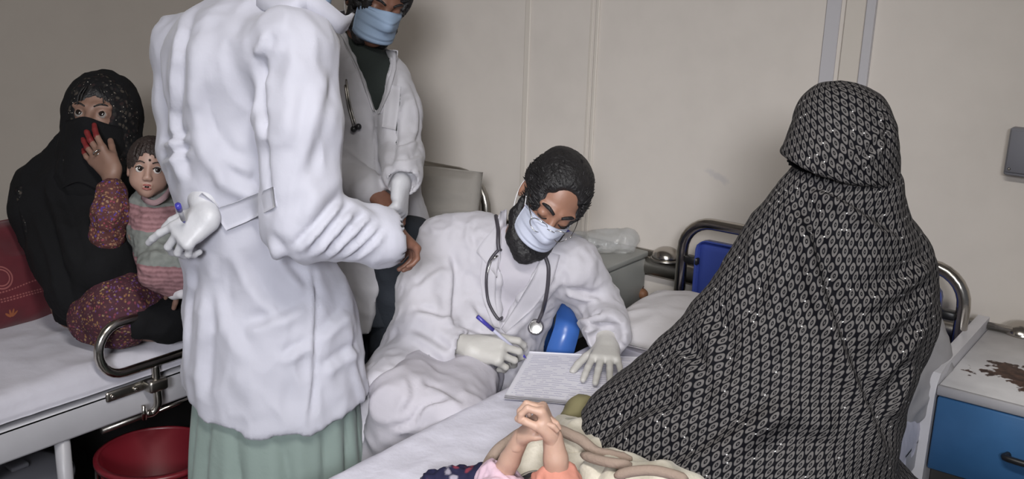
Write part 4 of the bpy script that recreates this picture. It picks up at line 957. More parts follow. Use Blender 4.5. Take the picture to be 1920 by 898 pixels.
# ------------------------------------------------------------------ standing doctor seen from behind
def standing_doctor():
    root = thing('person', (-1.74, 1.52, 0), 'man in long white coat over pale green tunic standing with his back turned', 'person')
    F, U, X = cam_frame(72, 24, 0); hc = P(556, -88, 2.25); s = 1.02
    NB_ = P(530, 12, 2.27)
    hv = head_mesh(hc, F, U, X, s, eyes='shut', neck=NB_)
    SL, SR = P(350, 92, 2.42), P(553, 95, 2.15)
    EL, WL = P(343, 285, 2.40), P(384, 384, 2.28); ER, WR = P(566, 418, 2.17), P(738, 428, 2.27)
    UT, MT, WT, HT, HM = P(452, 130, 2.31), P(455, 300, 2.37), P(470, 430, 2.42), P(508, 620, 2.48), P(528, 830, 2.52)
    fl = A3(HM[0], HM[1], 0) + FH * 0.0
    bv = body_mesh([[(HT, .12), (WT, .11), (MT, .12), (UT, .12), (NB_, .05)], [(SL, .05), (UT, .08), (SR, .05)], [(SL, .045), (EL, .034), (EL + (WL - EL) * .6, .016)], [(SR, .045), (ER, .038), (WR, .027)],
                    [(HT + A3(-.05, 0, 0), .08), (fl + A3(-.07, 0, .45), .05), (fl + A3(-.07, 0, .10), .04)], [(HT + A3(.05, 0, 0), .08), (fl + A3(.07, 0, .45), .05), (fl + A3(.07, 0, .10), .04)]])
    D, N = CM @ unit(A3(0.45, -0.45, -0.55)), CM @ unit(A3(-0.5, -0.6, 0.1))
    hb_ = hand(WR, D, N, 1, [(0.7, 0.9, 0.5)] * 4, (0.5, 0.4, 0.4), s=0.85, arm=0.05, armr=0.030, armdir=unit(ER - WR))
    mk('body', *join([bv, hv, hb_[:2]]), m_skin2, root)
    v, f = hair_mesh(hc, F, U, X, s, [((0, 0.13, 0.0), (0.085, 0.075, 0.09)), ((0, 0.05, -0.09), (0.11, 0.12, 0.075))], grow=0.012, rough=0.008, scale=70); mk('hair', v, f, m_hair, root)
    v, f, G = mask_mesh(hc, F, U, X, s); mkm = mk('face_mask', v, f, m_mask, root, label='light blue surgical mask'); ear_loops(mkm, G, hc, F, U, X, s)
    # coat
    pts = np.array([SL, SR, EL, WL, ER, WR, UT, HM]); Fd = Field(pts.min(0) - 0.27, pts.max(0) + 0.27, 0.0075)
    Fd.path([SL, UT, SR], [.082, .14, .09], 0.05); Fd.cone(NB_, UT, .085, .13, 0.05)
    Fd.path([UT, MT, WT], [.155, .158, .152], 0.05); Fd.path([WT, HT, HM], [.160, .205, .245], 0.05, sq=FH, f=1.22)
    Fd.path([SL, P(344, 190, 2.41), EL], [.072, .060, .056], 0.025); Fd.cone(EL, P(374, 366, 2.30), .056, .046, 0.02)
    Fd.path([SR, P(558, 230, 2.14), ER], [.088, .088, .080], 0.025); Fd.cone(ER, P(716, 446, 2.25), .080, .064, 0.02)
    Fd.cone(P(722, 446, 2.255), P(745, 446, 2.27), .050, .052, 0.004, sub=True)
    # curved shirt-tail hem
    x, y, z = Fd.ax[0][:, None, None], Fd.ax[1][None, :, None], Fd.ax[2][None, None, :]
    c0 = P(540, 780, 2.50); lat = (x - c0[0]) * RH[0] + (y - c0[1]) * RH[1]; dep = (x - c0[0]) * FH[0] + (y - c0[1]) * FH[1]
    hem = 0.482 + 0.75 * lat ** 2 + 0.012 * np.sin(lat * 24 + 1) ** 2 + 0.02 * (lat > 0.15) * (lat - 0.15) * 10 * 0.1 + 0 * dep
    Fd.d = -smin(-Fd.d, -(hem - z), 0.004)
    V, Fc = Fd.mesh()
    V = crumple(V, Fc, 0.016, 5.5, (1, 1, 0.6), seed=1.0); V = crumple(V, Fc, 0.011, 13, (1, 1, 0.55), seed=4.0)
    V = folds_k(V, Fc, 0.85, [([(356, 20), (338, 90), (330, 180), (335, 290), (350, 340)], .014, .014, 's'), ([(372, 60), (362, 150), (366, 240), (392, 330)], .020, .010, 'r'),
                      ([(378, 150), (384, 220), (420, 285), (485, 318)], .018, .012, 's'), ([(372, 240), (410, 310), (455, 345), (490, 352)], .018, .010, 's'), ([(400, 330), (440, 360), (492, 372)], .014, .008, 'r'),
                      ([(488, 105), (484, 150), (486, 200), (492, 260)], .012, -.036, 'r'), ([(505, 60), (495, 90), (480, 110)], .012, .010, 's'), ([(545, 60), (520, 110), (500, 150)], .016, -.010, 'r'),
                      ([(494, 250), (498, 330), (505, 400)], .010, -.020, 'r'), ([(575, 110), (545, 190), (535, 280)], .024, .010, 'r'), ([(620, 130), (600, 230), (570, 330)], .020, .008, 's'),
                      ([(552, 470), (600, 420), (640, 372)], .010, .014, 's'), ([(580, 482), (625, 430), (662, 385)], .010, .015, 's'), ([(606, 486), (650, 440), (690, 402)], .009, .014, 's'), ([(630, 486), (672, 452), (708, 415)], .009, .012, 's'),
                      ([(640, 330), (600, 370), (560, 420)], .016, .010, 'r'), ([(655, 488), (688, 465), (722, 430)], .008, .010, 's'),
                      ([(505, 440), (540, 500), (580, 545)], .016, .012, 's'), ([(440, 470), (480, 540), (530, 600)], .018, .010, 's'), ([(410, 480), (420, 580), (470, 680)], .022, .010, 's'),
                      ([(455, 615), (510, 600), (575, 570)], .018, .012, 's'), ([(520, 675), (560, 655), (580, 640)], .014, .010, 's'), ([(395, 520), (385, 640), (380, 755)], .018, .012, 's'),
                      ([(583, 500), (590, 560), (588, 640), (584, 730), (572, 808)], .008, .009, 's'), ([(595, 640), (630, 600), (660, 580)], .016, .010, 's'), ([(600, 700), (640, 670), (675, 650)], .016, .010, 's'),
                      ([(640, 500), (650, 560), (640, 620)], .016, .008, 'r'), ([(440, 690), (470, 740), (480, 790)], .022, .008, 'r'), ([(660, 600), (668, 680), (690, 750)], .018, .010, 's'), ([(365, 470), (352, 600), (347, 700)], .014, .008, 's'),
                      ([(300, 270), (330, 262), (360, 250)], .010, .010, 's'), ([(303, 300), (330, 292), (365, 278)], .010, .010, 's')])
    coat = mk('coat', V, Fc, m_coat, root, label='long crisp white doctor\'s coat')
    mk('belt', *patch(V, Fc, [(398, 394), (440, 380), (512, 350)], [(424, 432), (462, 416), (516, 388)], 16, 6, .014, .006), m_coat, coat)
    mk('belt_tail', *patch(V, Fc, [(372, 368), (385, 382), (400, 396)], [(378, 362), (398, 378), (418, 398)], 8, 4, .012, .005), m_coat, coat)
    # collar: upright ring folded over at the neck
    cpath = [P(a, b, d) for a, b, d in ((470, -30, 2.22), (500, 2, 2.15), (545, 8, 2.11), (580, 4, 2.12), (608, 22, 2.14), (640, 46, 2.18), (656, 40, 2.24))]
    mk('collar', *band(smooth_path(cpath, 5), unit(UP + CR * 0.5 - CB * 0.2), 0.042, 0.007), m_coat, coat)
    # tunic with pleats, trousers and shoes
    c1, rings = A3(HM[0], HM[1], 0), []
    for t in np.linspace(0, 1, 26):
        zz = 0.56 - 0.40 * t; ring = []
        for a in np.linspace(0, 2 * math.pi, 160, endpoint=False):
            pl = 0.026 * t ** 0.5 * (abs(math.sin(a * 7 + 0.6 * math.sin(a * 3 + 4 * t))) ** 0.6 - 0.6) + 0.006 * t * math.sin(a * 23 + 3)
            ring.append(c1 + RH * (0.195 + 0.035 * t + pl) * math.cos(a) + FH * (0.150 + 0.035 * t + pl) * math.sin(a) + UP * zz - RH * 0.01)
        rings.append(ring)
    mk('tunic', *loft(rings), m_green, root, label='pale green pleated tunic')
    Fd = Field(fl + A3(-.3, -.25, 0), fl + A3(.3, .25, .5), 0.01)
    for x in (-.08, .08): Fd.path([fl + A3(x, 0, .40), fl + A3(x, 0, .10)], [.085, .075], 0.02)
    v, f = Fd.mesh(); mk('trousers', crumple(v, f, 0.012, 9), f, m_green, root)
    for x in (-.08, .08): mk('shoe', *blob([(fl + A3(x - .02, -.04, .035), fl + A3(x + .03, .13, .03), .036, .034)], 0.007, .02), m_black, root)
    # glove behind the back, dark cuff and watch of the other hand
    D, N = CM @ unit(A3(-0.76, -0.60, 0.10)), CM @ unit(A3(0.15, -0.30, -0.9)); N = unit(N - D * (N @ D))
    W_ = P(396, 400, 2.22); th = 1 if np.cross(D, N) @ CU > 0 else -1
    v, f, tl = hand(W_, D, N, th, [(0.20, 0.25, 0.15), (0.55, 0.85, 0.5), (0.7, 1.0, 0.6), (0.8, 1.1, 0.6)], (0.55, 0.1, 0.25), spread=(0.30, 0.02, -0.08, -0.2), s=0.98, fat=1.14, arm=0.06, armr=0.036, cuff=True, armdir=unit(EL - W_))
    mk('glove', v, f, m_glovew, root, label='white latex glove held behind the back')
    mk('shirt_cuff', *tube([P(716, 452, 2.25), P(738, 447, 2.27)], [0.046, 0.043], 24), m_dkolive, root)
    wp = unit(WR - ER); a1 = unit(np.cross(wp, UP)); a2 = np.cross(wp, a1)
    wc = WR + wp * -0.004
    mk('wristwatch', *tube([wc + 0.034 * (a1 * math.cos(t) + a2 * math.sin(t)) for t in np.linspace(0, 2 * math.pi, 28, endpoint=False)], 0.006, 8, closed=True), m_gold, root)
    return tl
ST = standing_doctor()
def pen(name, a, b, label, mats, r=0.0045, cap=0.25):
    t = thing(name, b, label, 'pen'); d = unit(b - a); L = np.linalg.norm(b - a)
    mk('barrel', *tube([a, b - d * 0.016], r, 12), mats[0], t); mk('cap', *tube([a - d * 0.004, a + d * L * cap], r * 1.2, 12), mats[1], t)
    mk('tip', *tube([b - d * 0.018, b - d * 0.006, b], [r, r * 0.55, r * 0.15], 12), mats[1], t); return t
pen('ballpoint_pen', P(334, 386, 2.13), P(346, 418, 2.20), 'white pen with blue end held behind the back of the standing doctor', (m_glovew, m_bluepen), 0.0055)

# ------------------------------------------------------------------ second standing doctor
def second_doctor():
    root = thing('person', (-2.05, 2.16, 0), 'man in white coat over dark shirt standing behind, blue mask, gloved hand lowered', 'person')
    F, U, X = cam_frame(30, 34, 6); hc = P(706, -2, 2.98); s = 1.05
    NB_ = P(672, 75, 3.05)
    hv = head_mesh(hc, F, U, X, s, eyes='shut', neck=NB_)
    SR, SL = P(606, 110, 3.12), P(722, 152, 3.00); EL, WL = P(752, 285, 2.93), P(752, 338, 2.80); ER, WR = P(610, 300, 3.02), P(696, 354, 2.83)
    CH, BE, HP, HM = P(680, 190, 3.06), P(690, 340, 3.10), P(702, 430, 3.14), P(718, 640, 3.19)
    fl = A3(HM[0], HM[1], 0)
    bv = body_mesh([[(HP, .11), (BE, .10), (CH + FH * .02, .10), (NB_, .045)], [(SR, .045), (CH + FH * .03, .07), (SL, .045)], [(SR, .042), (ER, .034), (WR, .028)], [(SL, .042), (EL, .034), (EL + (WL - EL) * .6, .016)],
                    [(HP + A3(-.07, 0, 0), .08), (fl + A3(-.08, 0, .45), .06), (fl + A3(-.08, 0, .08), .04)], [(HP + A3(.07, 0, 0), .08), (fl + A3(.08, 0, .45), .06), (fl + A3(.08, 0, .08), .04)]])
    D, N = CM @ unit(A3(0.7, -0.6, 0.35)), CM @ unit(A3(-0.5, -0.6, -0.5))
    hb_ = hand(WR, D, N, 1, [(0.5, 0.7, 0.4)] * 4, (0.4, 0.3, 0.4), s=0.95, arm=0.05, armr=0.030, armdir=unit(ER - WR))
    mk('body', *join([bv, hv, hb_[:2]]), m_skin2, root)
    v, f = hair_mesh(hc, F, U, X, s, [((0, 0.135, -0.005), (0.075, 0.075, 0.085)), ((0, 0.05, -0.09), (0.11, 0.12, 0.075))], grow=0.018, rough=0.02, scale=45, seed=7.0); mk('hair', v, f, m_hair, root)
    q = lambda x, a, u: hc + s * (X * x + F * a + U * u)
    Fd = Field(hc - 0.2, hc + 0.2, 0.006); Fd.path([q(-0.072, 0.015, -0.02), q(-0.062, 0.022, -0.07), q(-0.035, 0.05, -0.105), q(0.035, 0.05, -0.105), q(0.062, 0.022, -0.07), q(0.072, 0.015, -0.02)], [.012, .016, .016, .016, .016, .012], 0.02)
    v, f = Fd.mesh(); mk('beard', crumple(v, f, 0.006, 70, seed=8), f, m_hair, root); brows(root, hc, F, U, X, s, m_hair)
    v, f, G = mask_mesh(hc, F, U, X, s); mkm = mk('face_mask', v, f, m_mask, root, label='light blue pleated surgical mask'); ear_loops(mkm, G, hc, F, U, X, s)
    pts = np.array([SL, SR, EL, WL, ER, WR, CH, HM]); Fd = Field(pts.min(0) - 0.25, pts.max(0) + 0.25, 0.008)
    Fd.cone(SR, SL, .085, .070, 0.04); Fd.cone(NB_ - UP * .03, NB_ + UP * .01, .095, .075, 0.05); Fd.path([CH, BE], [.150, .150], 0.05, sq=FH, f=1.15); Fd.path([BE, HP, HM], [.150, .165, .175], 0.04)
    Fd.path([SL, P(750, 215, 2.95), EL], [.072, .066, .062], 0.03); Fd.cone(EL, P(754, 330, 2.82), .064, .056, 0.015)
    Fd.path([SR, ER], [.08, .065], 0.03); Fd.cone(ER, P(690, 356, 2.84), .062, .050, 0.015)
    Fd.cone(P(758, 340, 2.80), P(753, 345, 2.79), .038, .040, .004, sub=True)
    Fd.cut(P(750, 622, 3.05), A3(0, 0, -1), 0.004)
    Fs = Field(Fd.lo, Fd.lo + Fd.h * (Fd.n - 1), Fd.h); Fs.d = Fd.d[:Fs.n[0], :Fs.n[1], :Fs.n[2]] + 0.014
    wedge(Fd, P(707, 216, 2.9), P(618, -10, 2.9), P(752, 30, 2.9), near=0.22)
    wedge(Fd, P(742, 400, 2.9), P(690, 640, 2.9), P(741, 640, 2.9), near=0.30)
    V, Fc = Fd.mesh(); V = crumple(V, Fc, 0.014, 7, seed=9.0); V = crumple(V, Fc, 0.005, 20, seed=2.0)
    V = folds(V, Fc, [([(750, 135), (746, 190), (738, 260), (730, 320)], .012, -.018, 'r'), ([(770, 160), (785, 220), (775, 290)], .014, .008, 's'), ([(740, 300), (765, 300), (790, 290)], .010, .010, 's'), ([(742, 275), (765, 270), (790, 262)], .010, .008, 's'),
                      ([(706, 218), (704, 260), (702, 330)], .006, .006, 's'), ([(742, 480), (752, 540), (748, 610)], .012, .008, 's')])
    coat = mk('coat', V, Fc, m_coat2, root, label='off-white doctor\'s coat worn open at the neck')
    v, f = Fs.mesh(); c_ = v[f].mean(1); zc = c_[:, 2]
    mk('shirt', v, f, [m_dkgreen, m_navy], root, fmat=(zc < 0.80).astype(int))
    mk('lapel', *patch(V, Fc, [(646, 20), (668, 90), (690, 150), (706, 214)], [(602, 28), (640, 66), (672, 130), (698, 205)], 18, 8, .010, .005), m_coat2, coat)
    mk('lapel', *patch(V, Fc, [(718, 92), (716, 130), (712, 172), (708, 214)], [(744, 96), (742, 130), (731, 172), (712, 212)], 18, 8, .010, .005), m_coat2, coat)
    mk('pocket', *patch(V, Fc, [(722, 157), (720, 200), (716, 238)], [(752, 162), (748, 205), (742, 244)], 10, 8, .005, .004), m_coat2, coat)
    # trousers
    Fd = Field(fl + A3(-.3, -.25, 0), fl + A3(.3, .25, .85), 0.01)
    for x in (-.075, .075): Fd.path([fl + A3(x, 0, .72), fl + A3(x * 1.05, 0, .40), fl + A3(x * 1.1, 0, .07)], [.115, .095, .075], 0.02)
    v, f = Fd.mesh(); mk('trousers', crumple(v, f, 0.012, 9), f, m_navy, root)
    for x in (-.085, .085): mk('shoe', *blob([(fl + A3(x, .04, .035), fl + A3(x + .03, -.14, .03), .036, .034)], 0.007, .02), m_black, root)
    D, N = CM @ unit(A3(-0.05, -0.95, 0.25)), CM @ unit(A3(-0.9, 0.05, -0.2))
    v, f, tl = hand(P(754, 338, 2.80), D, N, 1, [(0.5, 0.8, 0.4), (0.6, 0.9, 0.5), (0.7, 0.9, 0.5), (0.8, 1.0, 0.5)], (0.5, 0.3, 0.3), s=1.02, fat=1.15, arm=0.05, armr=0.036, cuff=True, armdir=unit(EL - P(754, 338, 2.80)))
    mk('glove', v, f, m_glovew, root, label='white latex glove on the lowered hand')
    # stethoscope earpieces hanging on the coat
    st = thing('stethoscope', on_surface(V, Fc, [(668, 238), (668, 239)])[0], 'stethoscope ear tips hanging on the coat of the second doctor', 'stethoscope')
    path = on_surface(V, Fc, [(650, 150), (655, 185), (662, 215), (669, 238)]) + CB * 0.008
    mk('ear_tube', *tube(path, 0.0028, 8), m_steel, st)
    path2 = on_surface(V, Fc, [(648, 160), (653, 195), (660, 222), (664, 240)]) + CB * 0.008; mk('ear_tube', *tube(path2, 0.0028, 8), m_steel, st)
    for p_ in (path[-1] + CR * .006, path2[-1] - CU * .004): mk('ear_tip', *sphere(p_, 0.0095, 12, 8), m_black, st)
second_doctor()

# ------------------------------------------------------------------ veiled woman on the middle bed
def ring_loft(keys, n=150, m=90, front=-FH, zmin=None):
    """cloth tube through rings given as (left point, right point, near depth, far depth, near drop); returns verts, faces, metric uv"""
    K = [np.concatenate([l, r, [a, b, dz]]) for l, r, a, b, dz in keys]; Q = smooth_path(np.array(K), max(2, m // (len(K) - 1))); rings = []
    th = np.linspace(-math.pi, math.pi, n, endpoint=False)
    for k in Q:
        L, R, a, b, dz = k[:3], k[3:6], k[6], k[7], k[8]; c = (L + R) / 2; A = (R - L) / 2; ring = []
        for t in th:                        # t = 0 faces the lens
            s_, c_ = math.sin(t), math.cos(t); w = np.sign(s_) * abs(s_) ** 0.92
            dn = (a if c_ > 0 else b) * c_
            p = c + A * w - FH * dn - UP * dz * max(0, c_); ring.append(p)
        rings.append(ring)
    rings = np.array(rings); mm = len(rings)
    seg = np.linalg.norm(np.roll(rings, -1, 1) - rings, axis=2); i0 = n // 2; u = np.zeros((mm, n))
    for i in range(mm):
        c = np.cumsum(np.r_[0, seg[i][:-1]]); u[i] = c - c[i0]
    vlen = np.r_[0, np.cumsum(np.linalg.norm(np.diff(rings[:, i0], axis=0), axis=1))]; v = np.repeat(vlen[:, None], n, 1)
    return rings, u, v
def veiled_woman():
    root = thing('person', (-0.72, 2.0, 0.53), 'woman wholly veiled in black cloth with small grey leaf print, sitting on the middle bed', 'person')
    F, U, X = cam_frame(-78, 10, 0); hc = P(1578, 262, 2.09); s = 0.80; NB_ = P(1600, 370, 2.10)
    hv = head_mesh(hc, F, U, X, s, neck=NB_)
    HP = A3(-0.72, 2.02, 0.64)
    bv = body_mesh([[(HP, .12), (P(1600, 560, 2.12), .09), (P(1600, 460, 2.12), .08), (NB_, .045)], [(P(1530, 450, 2.10), .045), (P(1655, 470, 2.12), .045)], [(P(1530, 450, 2.10), .04), (P(1430, 590, 2.12), .034), (P(1260, 690, 2.18), .024)],
                    [(HP, .08), (A3(-0.92, 1.92, 0.60), .05), (A3(-0.75, 1.85, 0.59), .04)], [(HP, .08), (A3(-0.66, 1.86, 0.60), .05), (A3(-0.80, 1.84, 0.59), .04)]])
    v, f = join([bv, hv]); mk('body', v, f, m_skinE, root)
    # head cloth
    keys = [(P(1572, 151, 2.08), P(1588, 151, 2.08), .008, .008, 0), (P(1535, 160, 2.07), P(1632, 165, 2.09), .055, .055, 0), (P(1506, 185, 2.06), P(1659, 190, 2.09), .085, .09, .004), (P(1490, 222, 2.06), P(1677, 228, 2.09), .105, .11, .008),
            (P(1476, 262, 2.05), P(1682, 268, 2.09), .115, .11, .012), (P(1466, 287, 2.05), P(1684, 300, 2.10), .118, .11, .016), (P(1478, 296, 2.05), P(1684, 318, 2.10), .112, .10, .020), (P(1500, 300, 2.06), P(1676, 330, 2.10), .095, .09, .022)]
    R_, u, v_ = ring_loft(keys, 130, 70); mm, n = R_.shape[:2]; V, Fc = loft(R_)
    a = 0.55; uv = np.stack([u * math.cos(a) - v_ * math.sin(a), u * math.sin(a) + v_ * math.cos(a)], 2).reshape(-1, 2)
    V = crumple(V, Fc, 0.006, 14, seed=3.0)
    V = folds(V, Fc, [([(1640, 180), (1660, 230), (1650, 300)], .012, .006, 's'), ([(1500, 300), (1560, 312), (1630, 290), (1672, 240)], .010, .007, 's'), ([(1560, 290), (1610, 275), (1655, 230)], .010, .005, 's')])
    mk('head_veil', V, Fc, m_chador, root, uv=uv)
    # body cloth
    keys = [(P(1530, 285, 2.07), P(1668, 290, 2.10), .055, .06, .0), (P(1488, 312, 2.06), P(1686, 318, 2.10), .100, .10, .012), (P(1464, 340, 2.06), P(1693, 345, 2.10), .118, .11, .015), (P(1440, 372, 2.06), P(1706, 392, 2.11), .135, .12, .02),
            (P(1398, 422, 2.06), P(1736, 440, 2.12), .155, .13, .025), (P(1357, 488, 2.07), P(1756, 500, 2.13), .175, .14, .03), (P(1312, 560, 2.08), P(1755, 570, 2.13), .20, .15, .04), (P(1252, 628, 2.10), P(1728, 635, 2.12), .225, .16, .05),
            (P(1180, 694, 2.14), P(1692, 695, 2.11), .26, .17, .07), (P(1096, 762, 2.20), P(1676, 765, 2.11), .30, .17, .10), (P(1090, 792, 2.20), P(1672, 825, 2.12), .33, .17, .12), (P(1110, 830, 2.20), P(1688, 862, 2.14), .36, .16, .14), (P(1150, 860, 2.19), P(1730, 905, 2.17), .38, .15, .16)]
    R_, u, v_ = ring_loft(keys, 200, 150); mm, n = R_.shape[:2]; V, Fc = loft(R_)
    # patterns slant across the slung panel as the cloth is pulled round the shoulder
    uv = np.stack([u, v_], 2).reshape(-1, 2)
    V = crumple(V, Fc, 0.014, 5, seed=6.0); V = crumple(V, Fc, 0.005, 13, seed=1.0)
    V = folds_k(V, Fc, 1.35, [([(1485, 372), (1520, 440), (1545, 540), (1580, 640), (1620, 740), (1668, 850)], .020, .020, 's'), ([(1500, 350), (1580, 372), (1640, 410), (1690, 450)], .016, .010, 's'), ([(1545, 360), (1620, 410), (1665, 450)], .014, .008, 's'),
                      ([(1600, 560), (1650, 545), (1700, 520), (1745, 480)], .020, .010, 's'), ([(1610, 620), (1660, 600), (1710, 570), (1748, 540)], .020, .010, 's'), ([(1640, 700), (1670, 670), (1700, 630), (1735, 590)], .020, .012, 's'),
                      ([(1660, 780), (1680, 730), (1705, 680)], .018, .012, 's'), ([(1320, 590), (1350, 640), (1340, 720)], .020, .010, 's'), ([(1270, 650), (1310, 700), (1290, 770)], .020, .010, 's'), ([(1230, 880), (1300, 850), (1400, 790), (1480, 740)], .026, .016, 's'),
                      ([(1130, 830), (1200, 780), (1280, 760)], .022, .010, 's'), ([(1430, 420), (1420, 500), (1380, 590)], .022, .008, 's'), ([(1480, 500), (1470, 600), (1440, 700)], .024, .008, 's'), ([(1560, 820), (1480, 800), (1400, 830)], .03, .012, 's')])
    sh = np.where(V[:, 0] < -0.56, 0.5385, 0.36); V[:, 2] = np.maximum(V[:, 2], sh)
    mk('chador', V, Fc, m_chador, root, uv=uv)
    mk('eye_slit_shade', *patch(V, Fc, [(1478, 300), (1500, 310), (1530, 316)], [(1482, 310), (1502, 321), (1532, 326)], 10, 6, .004, .004), m_blackcloth, root)  # black patch laid on the cloth for the shade inside the eye slit
veiled_woman()

# ------------------------------------------------------------------ woman in black on the left bed, with an infant
def woman_left():
    root = thing('person', (-2.62, 1.55, 0.56), 'woman in black shawl and face veil sitting on the left bed, cheek in hennaed hand', 'person')
    F, U, X = cam_frame(4, -2, 3); hc = P(189, 222, 2.74); s = 0.97; NB_ = P(182, 310, 2.82)
    hv = head_mesh(hc, F, U, X, s, neck=NB_, h=0.0028, lid=0.0030)
    SR, SL = P(95, 360, 2.84), P(262, 345, 2.80); ER, WR = P(204, 462, 2.66), P(213, 331, 2.60); EL, WL = P(330, 440, 2.68), P(350, 470, 2.56)
    CH, HP = P(165, 420, 2.86), P(170, 560, 2.88)
    bv = body_mesh([[(P(200, 560, 2.88), .11), (CH, .10), (NB_, .05)], [(SR, .05), (CH, .08), (SL, .05)], [(SR, .042), (ER, .028), (WR + (ER - WR) * .1, .025)], [(SL, .042), (EL, .034), (WL, .025)],
                    [(HP, .1), (P(215, 585, 2.62), .05), (P(140, 600, 2.80), .03)], [(HP, .1), (P(310, 600, 2.66), .05), (P(190, 612, 2.62), .04)]])
    D, N = CM @ unit(A3(-0.62, 0.74, -0.15)), CM @ unit(A3(0.30, 0.25, -0.92))
    h1 = hand(WR, D, N, 1 if np.cross(D, N) @ (CM @ A3(1, 0.5, 0)) > 0 else -1, [(0.10, 0.25, 0.15), (0.05, 0.22, 0.15), (0.05, 0.25, 0.15), (0.05, 0.3, 0.2)], (0.12, 0.45, 0.1), s=0.90, fat=1.08, arm=0.09, armr=0.030, armdir=unit(ER - WR))
    D2, N2 = CM @ unit(A3(-0.02, -0.98, 0.15)), CM @ unit(A3(-0.45, -0.1, -0.9))
    h2 = hand(WL, D2, N2, 1, [(0.15, 0.3, 0.2), (0.2, 0.35, 0.2), (0.25, 0.35, 0.2), (0.3, 0.4, 0.2)], (0.4, 0.3, 0.2), spread=(0.14, 0.02, -0.1, -0.2), s=0.92, arm=0.08, armr=0.029, armdir=unit(EL - WL))
    parts = [bv, hv, h1[:2], h2[:2]]; v, f = join(parts)
    # hennaed fingertips: the faces beyond the second knuckle of the raised hand
    nb = len(bv[1]) + len(hv[1]); fm = np.zeros(len(f), int); c1 = h1[0][h1[1]].mean(1); al = (c1 - WR) @ unit(D)
    fm[nb:nb + len(h1[1])] = (al > 0.112 * s).astype(int)
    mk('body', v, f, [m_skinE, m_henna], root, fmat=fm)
    eyeballs(root, hc, F, U, X, s, unit(F + U * 0.22), r=0.0132, iris=0.0085, white=m_eyed); brows(root, hc, F, U, X, s, m_hair, 0.003)
    q = lambda x, a, u: hc + s * (X * x + F * a + U * u); R = np.array([X, F, U])
    # loose hair at the forehead
    v, f = hair_mesh(hc, F, U, X, s, [((0.012, 0.12, -0.012), (0.052, 0.07, 0.070)), ((0, 0.05, -0.09), (0.11, 0.12, 0.075))], grow=0.004, rough=0.006, scale=90); mk('hair', v, f, m_hair, root)
    for a, b in ((-0.022, 0.006), (-0.030, -0.004), (0.034, 0.004)): mk('hair_strand', *tube(smooth_path([q(a * .6, 0.086, 0.075), q(a, 0.094, 0.050), q(a * 1.1, 0.095, 0.026 + b)], 4), 0.0018, 6), m_hair, root)
    # sequinned under-scarf and black hood, open over the face
    Fd = Field(hc - 0.2, hc + 0.2, 0.005); Fd.ell(q(0, -0.015, 0.025), np.array((0.092, 0.105, 0.105)) * s, R, 0.01); Fd.cone(q(0, -0.02, 0.0), q(0, -0.02, -0.13), 0.095 * s, 0.105 * s, 0.03)
    Fd.ell(q(0.004, 0.125, 0.008), np.array((0.056, 0.10, 0.062)) * s, R, 0.008, sub=True); v, f = Fd.mesh(); mk('under_scarf', crumple(v, f, 0.006, 30), f, m_lace, root)
    Fd = Field(hc - 0.26, hc + 0.24, 0.006); Fd.ell(q(-0.006, -0.035, 0.032), np.array((0.104, 0.105, 0.112)) * s, R, 0.01); Fd.cone(q(-0.006, -0.03, 0.0), q(-0.01, -0.05, -0.17), 0.103 * s, 0.125 * s, 0.03)
    Fd.ell(q(0, 0.125, 0.005), np.array((0.080, 0.11, 0.085)) * s, R, 0.01, sub=True); v, f = Fd.mesh(); mk('hood', crumple(v, f, 0.008, 16), f, m_blackcloth, root)
    # face veil from the bridge of the nose down
    nu, nv = 31, 24; G = np.zeros((nv, nu, 3))
    for i in range(nv):
        b = i / (nv - 1)
        for j in range(nu):
            a = j / (nu - 1) * 2 - 1; t = math.radians(80) * a; ctr = math.exp(-(a / 0.3) ** 2)
            G[i, j] = q((0.082 + 0.012 * b) * math.sin(t), 0.020 + 0.084 * math.cos(t) + 0.024 * ctr * math.exp(-((b - 0.12) / 0.2) ** 2) - 0.02 * b, -0.024 - 0.006 * a + 0.010 * ctr - 0.18 * b + 0.006 * math.sin(a * 7 + b * 3) * b)
    v, f = slab(G, nv, nu, 0.003); mk('face_veil', v, f, m_blackcloth, root)
    # shawl over shoulders, back and arm
    Fd = Field(P(150, 430, 2.85) - 0.48, P(150, 430, 2.85) + 0.48, 0.009)
    Fd.cone(P(180, 300, 2.84), P(175, 345, 2.84), .12, .15, .05); Fd.path([SR, P(175, 340, 2.86), SL], [.088, .12, .075], .05); Fd.path([CH, P(205, 560, 2.86)], [.155, .15], .06)
    Fd.path([SR, P(80, 400, 2.80), P(128, 480, 2.74)], [.085, .072, .085], .05); Fd.path([P(128, 470, 2.72), P(162, 540, 2.68), P(178, 600, 2.64)], [.085, .085, .05], .05)
    Fd.path([P(170, 400, 2.74), P(180, 470, 2.66), P(200, 500, 2.61)], [.09, .085, .07], .05); Fd.path([SL, P(262, 420, 2.74), P(262, 500, 2.70)], [.075, .08, .08], .04); Fd.cone(P(180, 560, 2.75), P(260, 590, 2.75), .09, .09, .05)
    Fd.ell(q(0, 0.10, 0.02), np.array((0.10, 0.12, 0.115)) * s, R, 0.01, sub=True)
    Fd.cone(P(208, 300, 2.54), P(205, 430, 2.54), .056, .054, .02, sub=True)
    v, f = Fd.mesh(); v = crumple(v, f, 0.02, 7, seed=2); v = folds(v, f, [([(90, 330), (120, 400), (150, 500)], .02, .014, 's'), ([(70, 380), (100, 470), (130, 590)], .02, .014, 's')])
    v[:, 2] = np.maximum(v[:, 2], 0.572)
    mk('shawl', v, f, m_blackcloth, root)
    # lace edge of the shawl
    mk('lace_edge', *band(smooth_path([P(36, 350, 2.73), P(44, 395, 2.71), P(56, 440, 2.70), P(62, 452, 2.70)], 6), CR, 0.022, 0.005), m_lace, root)
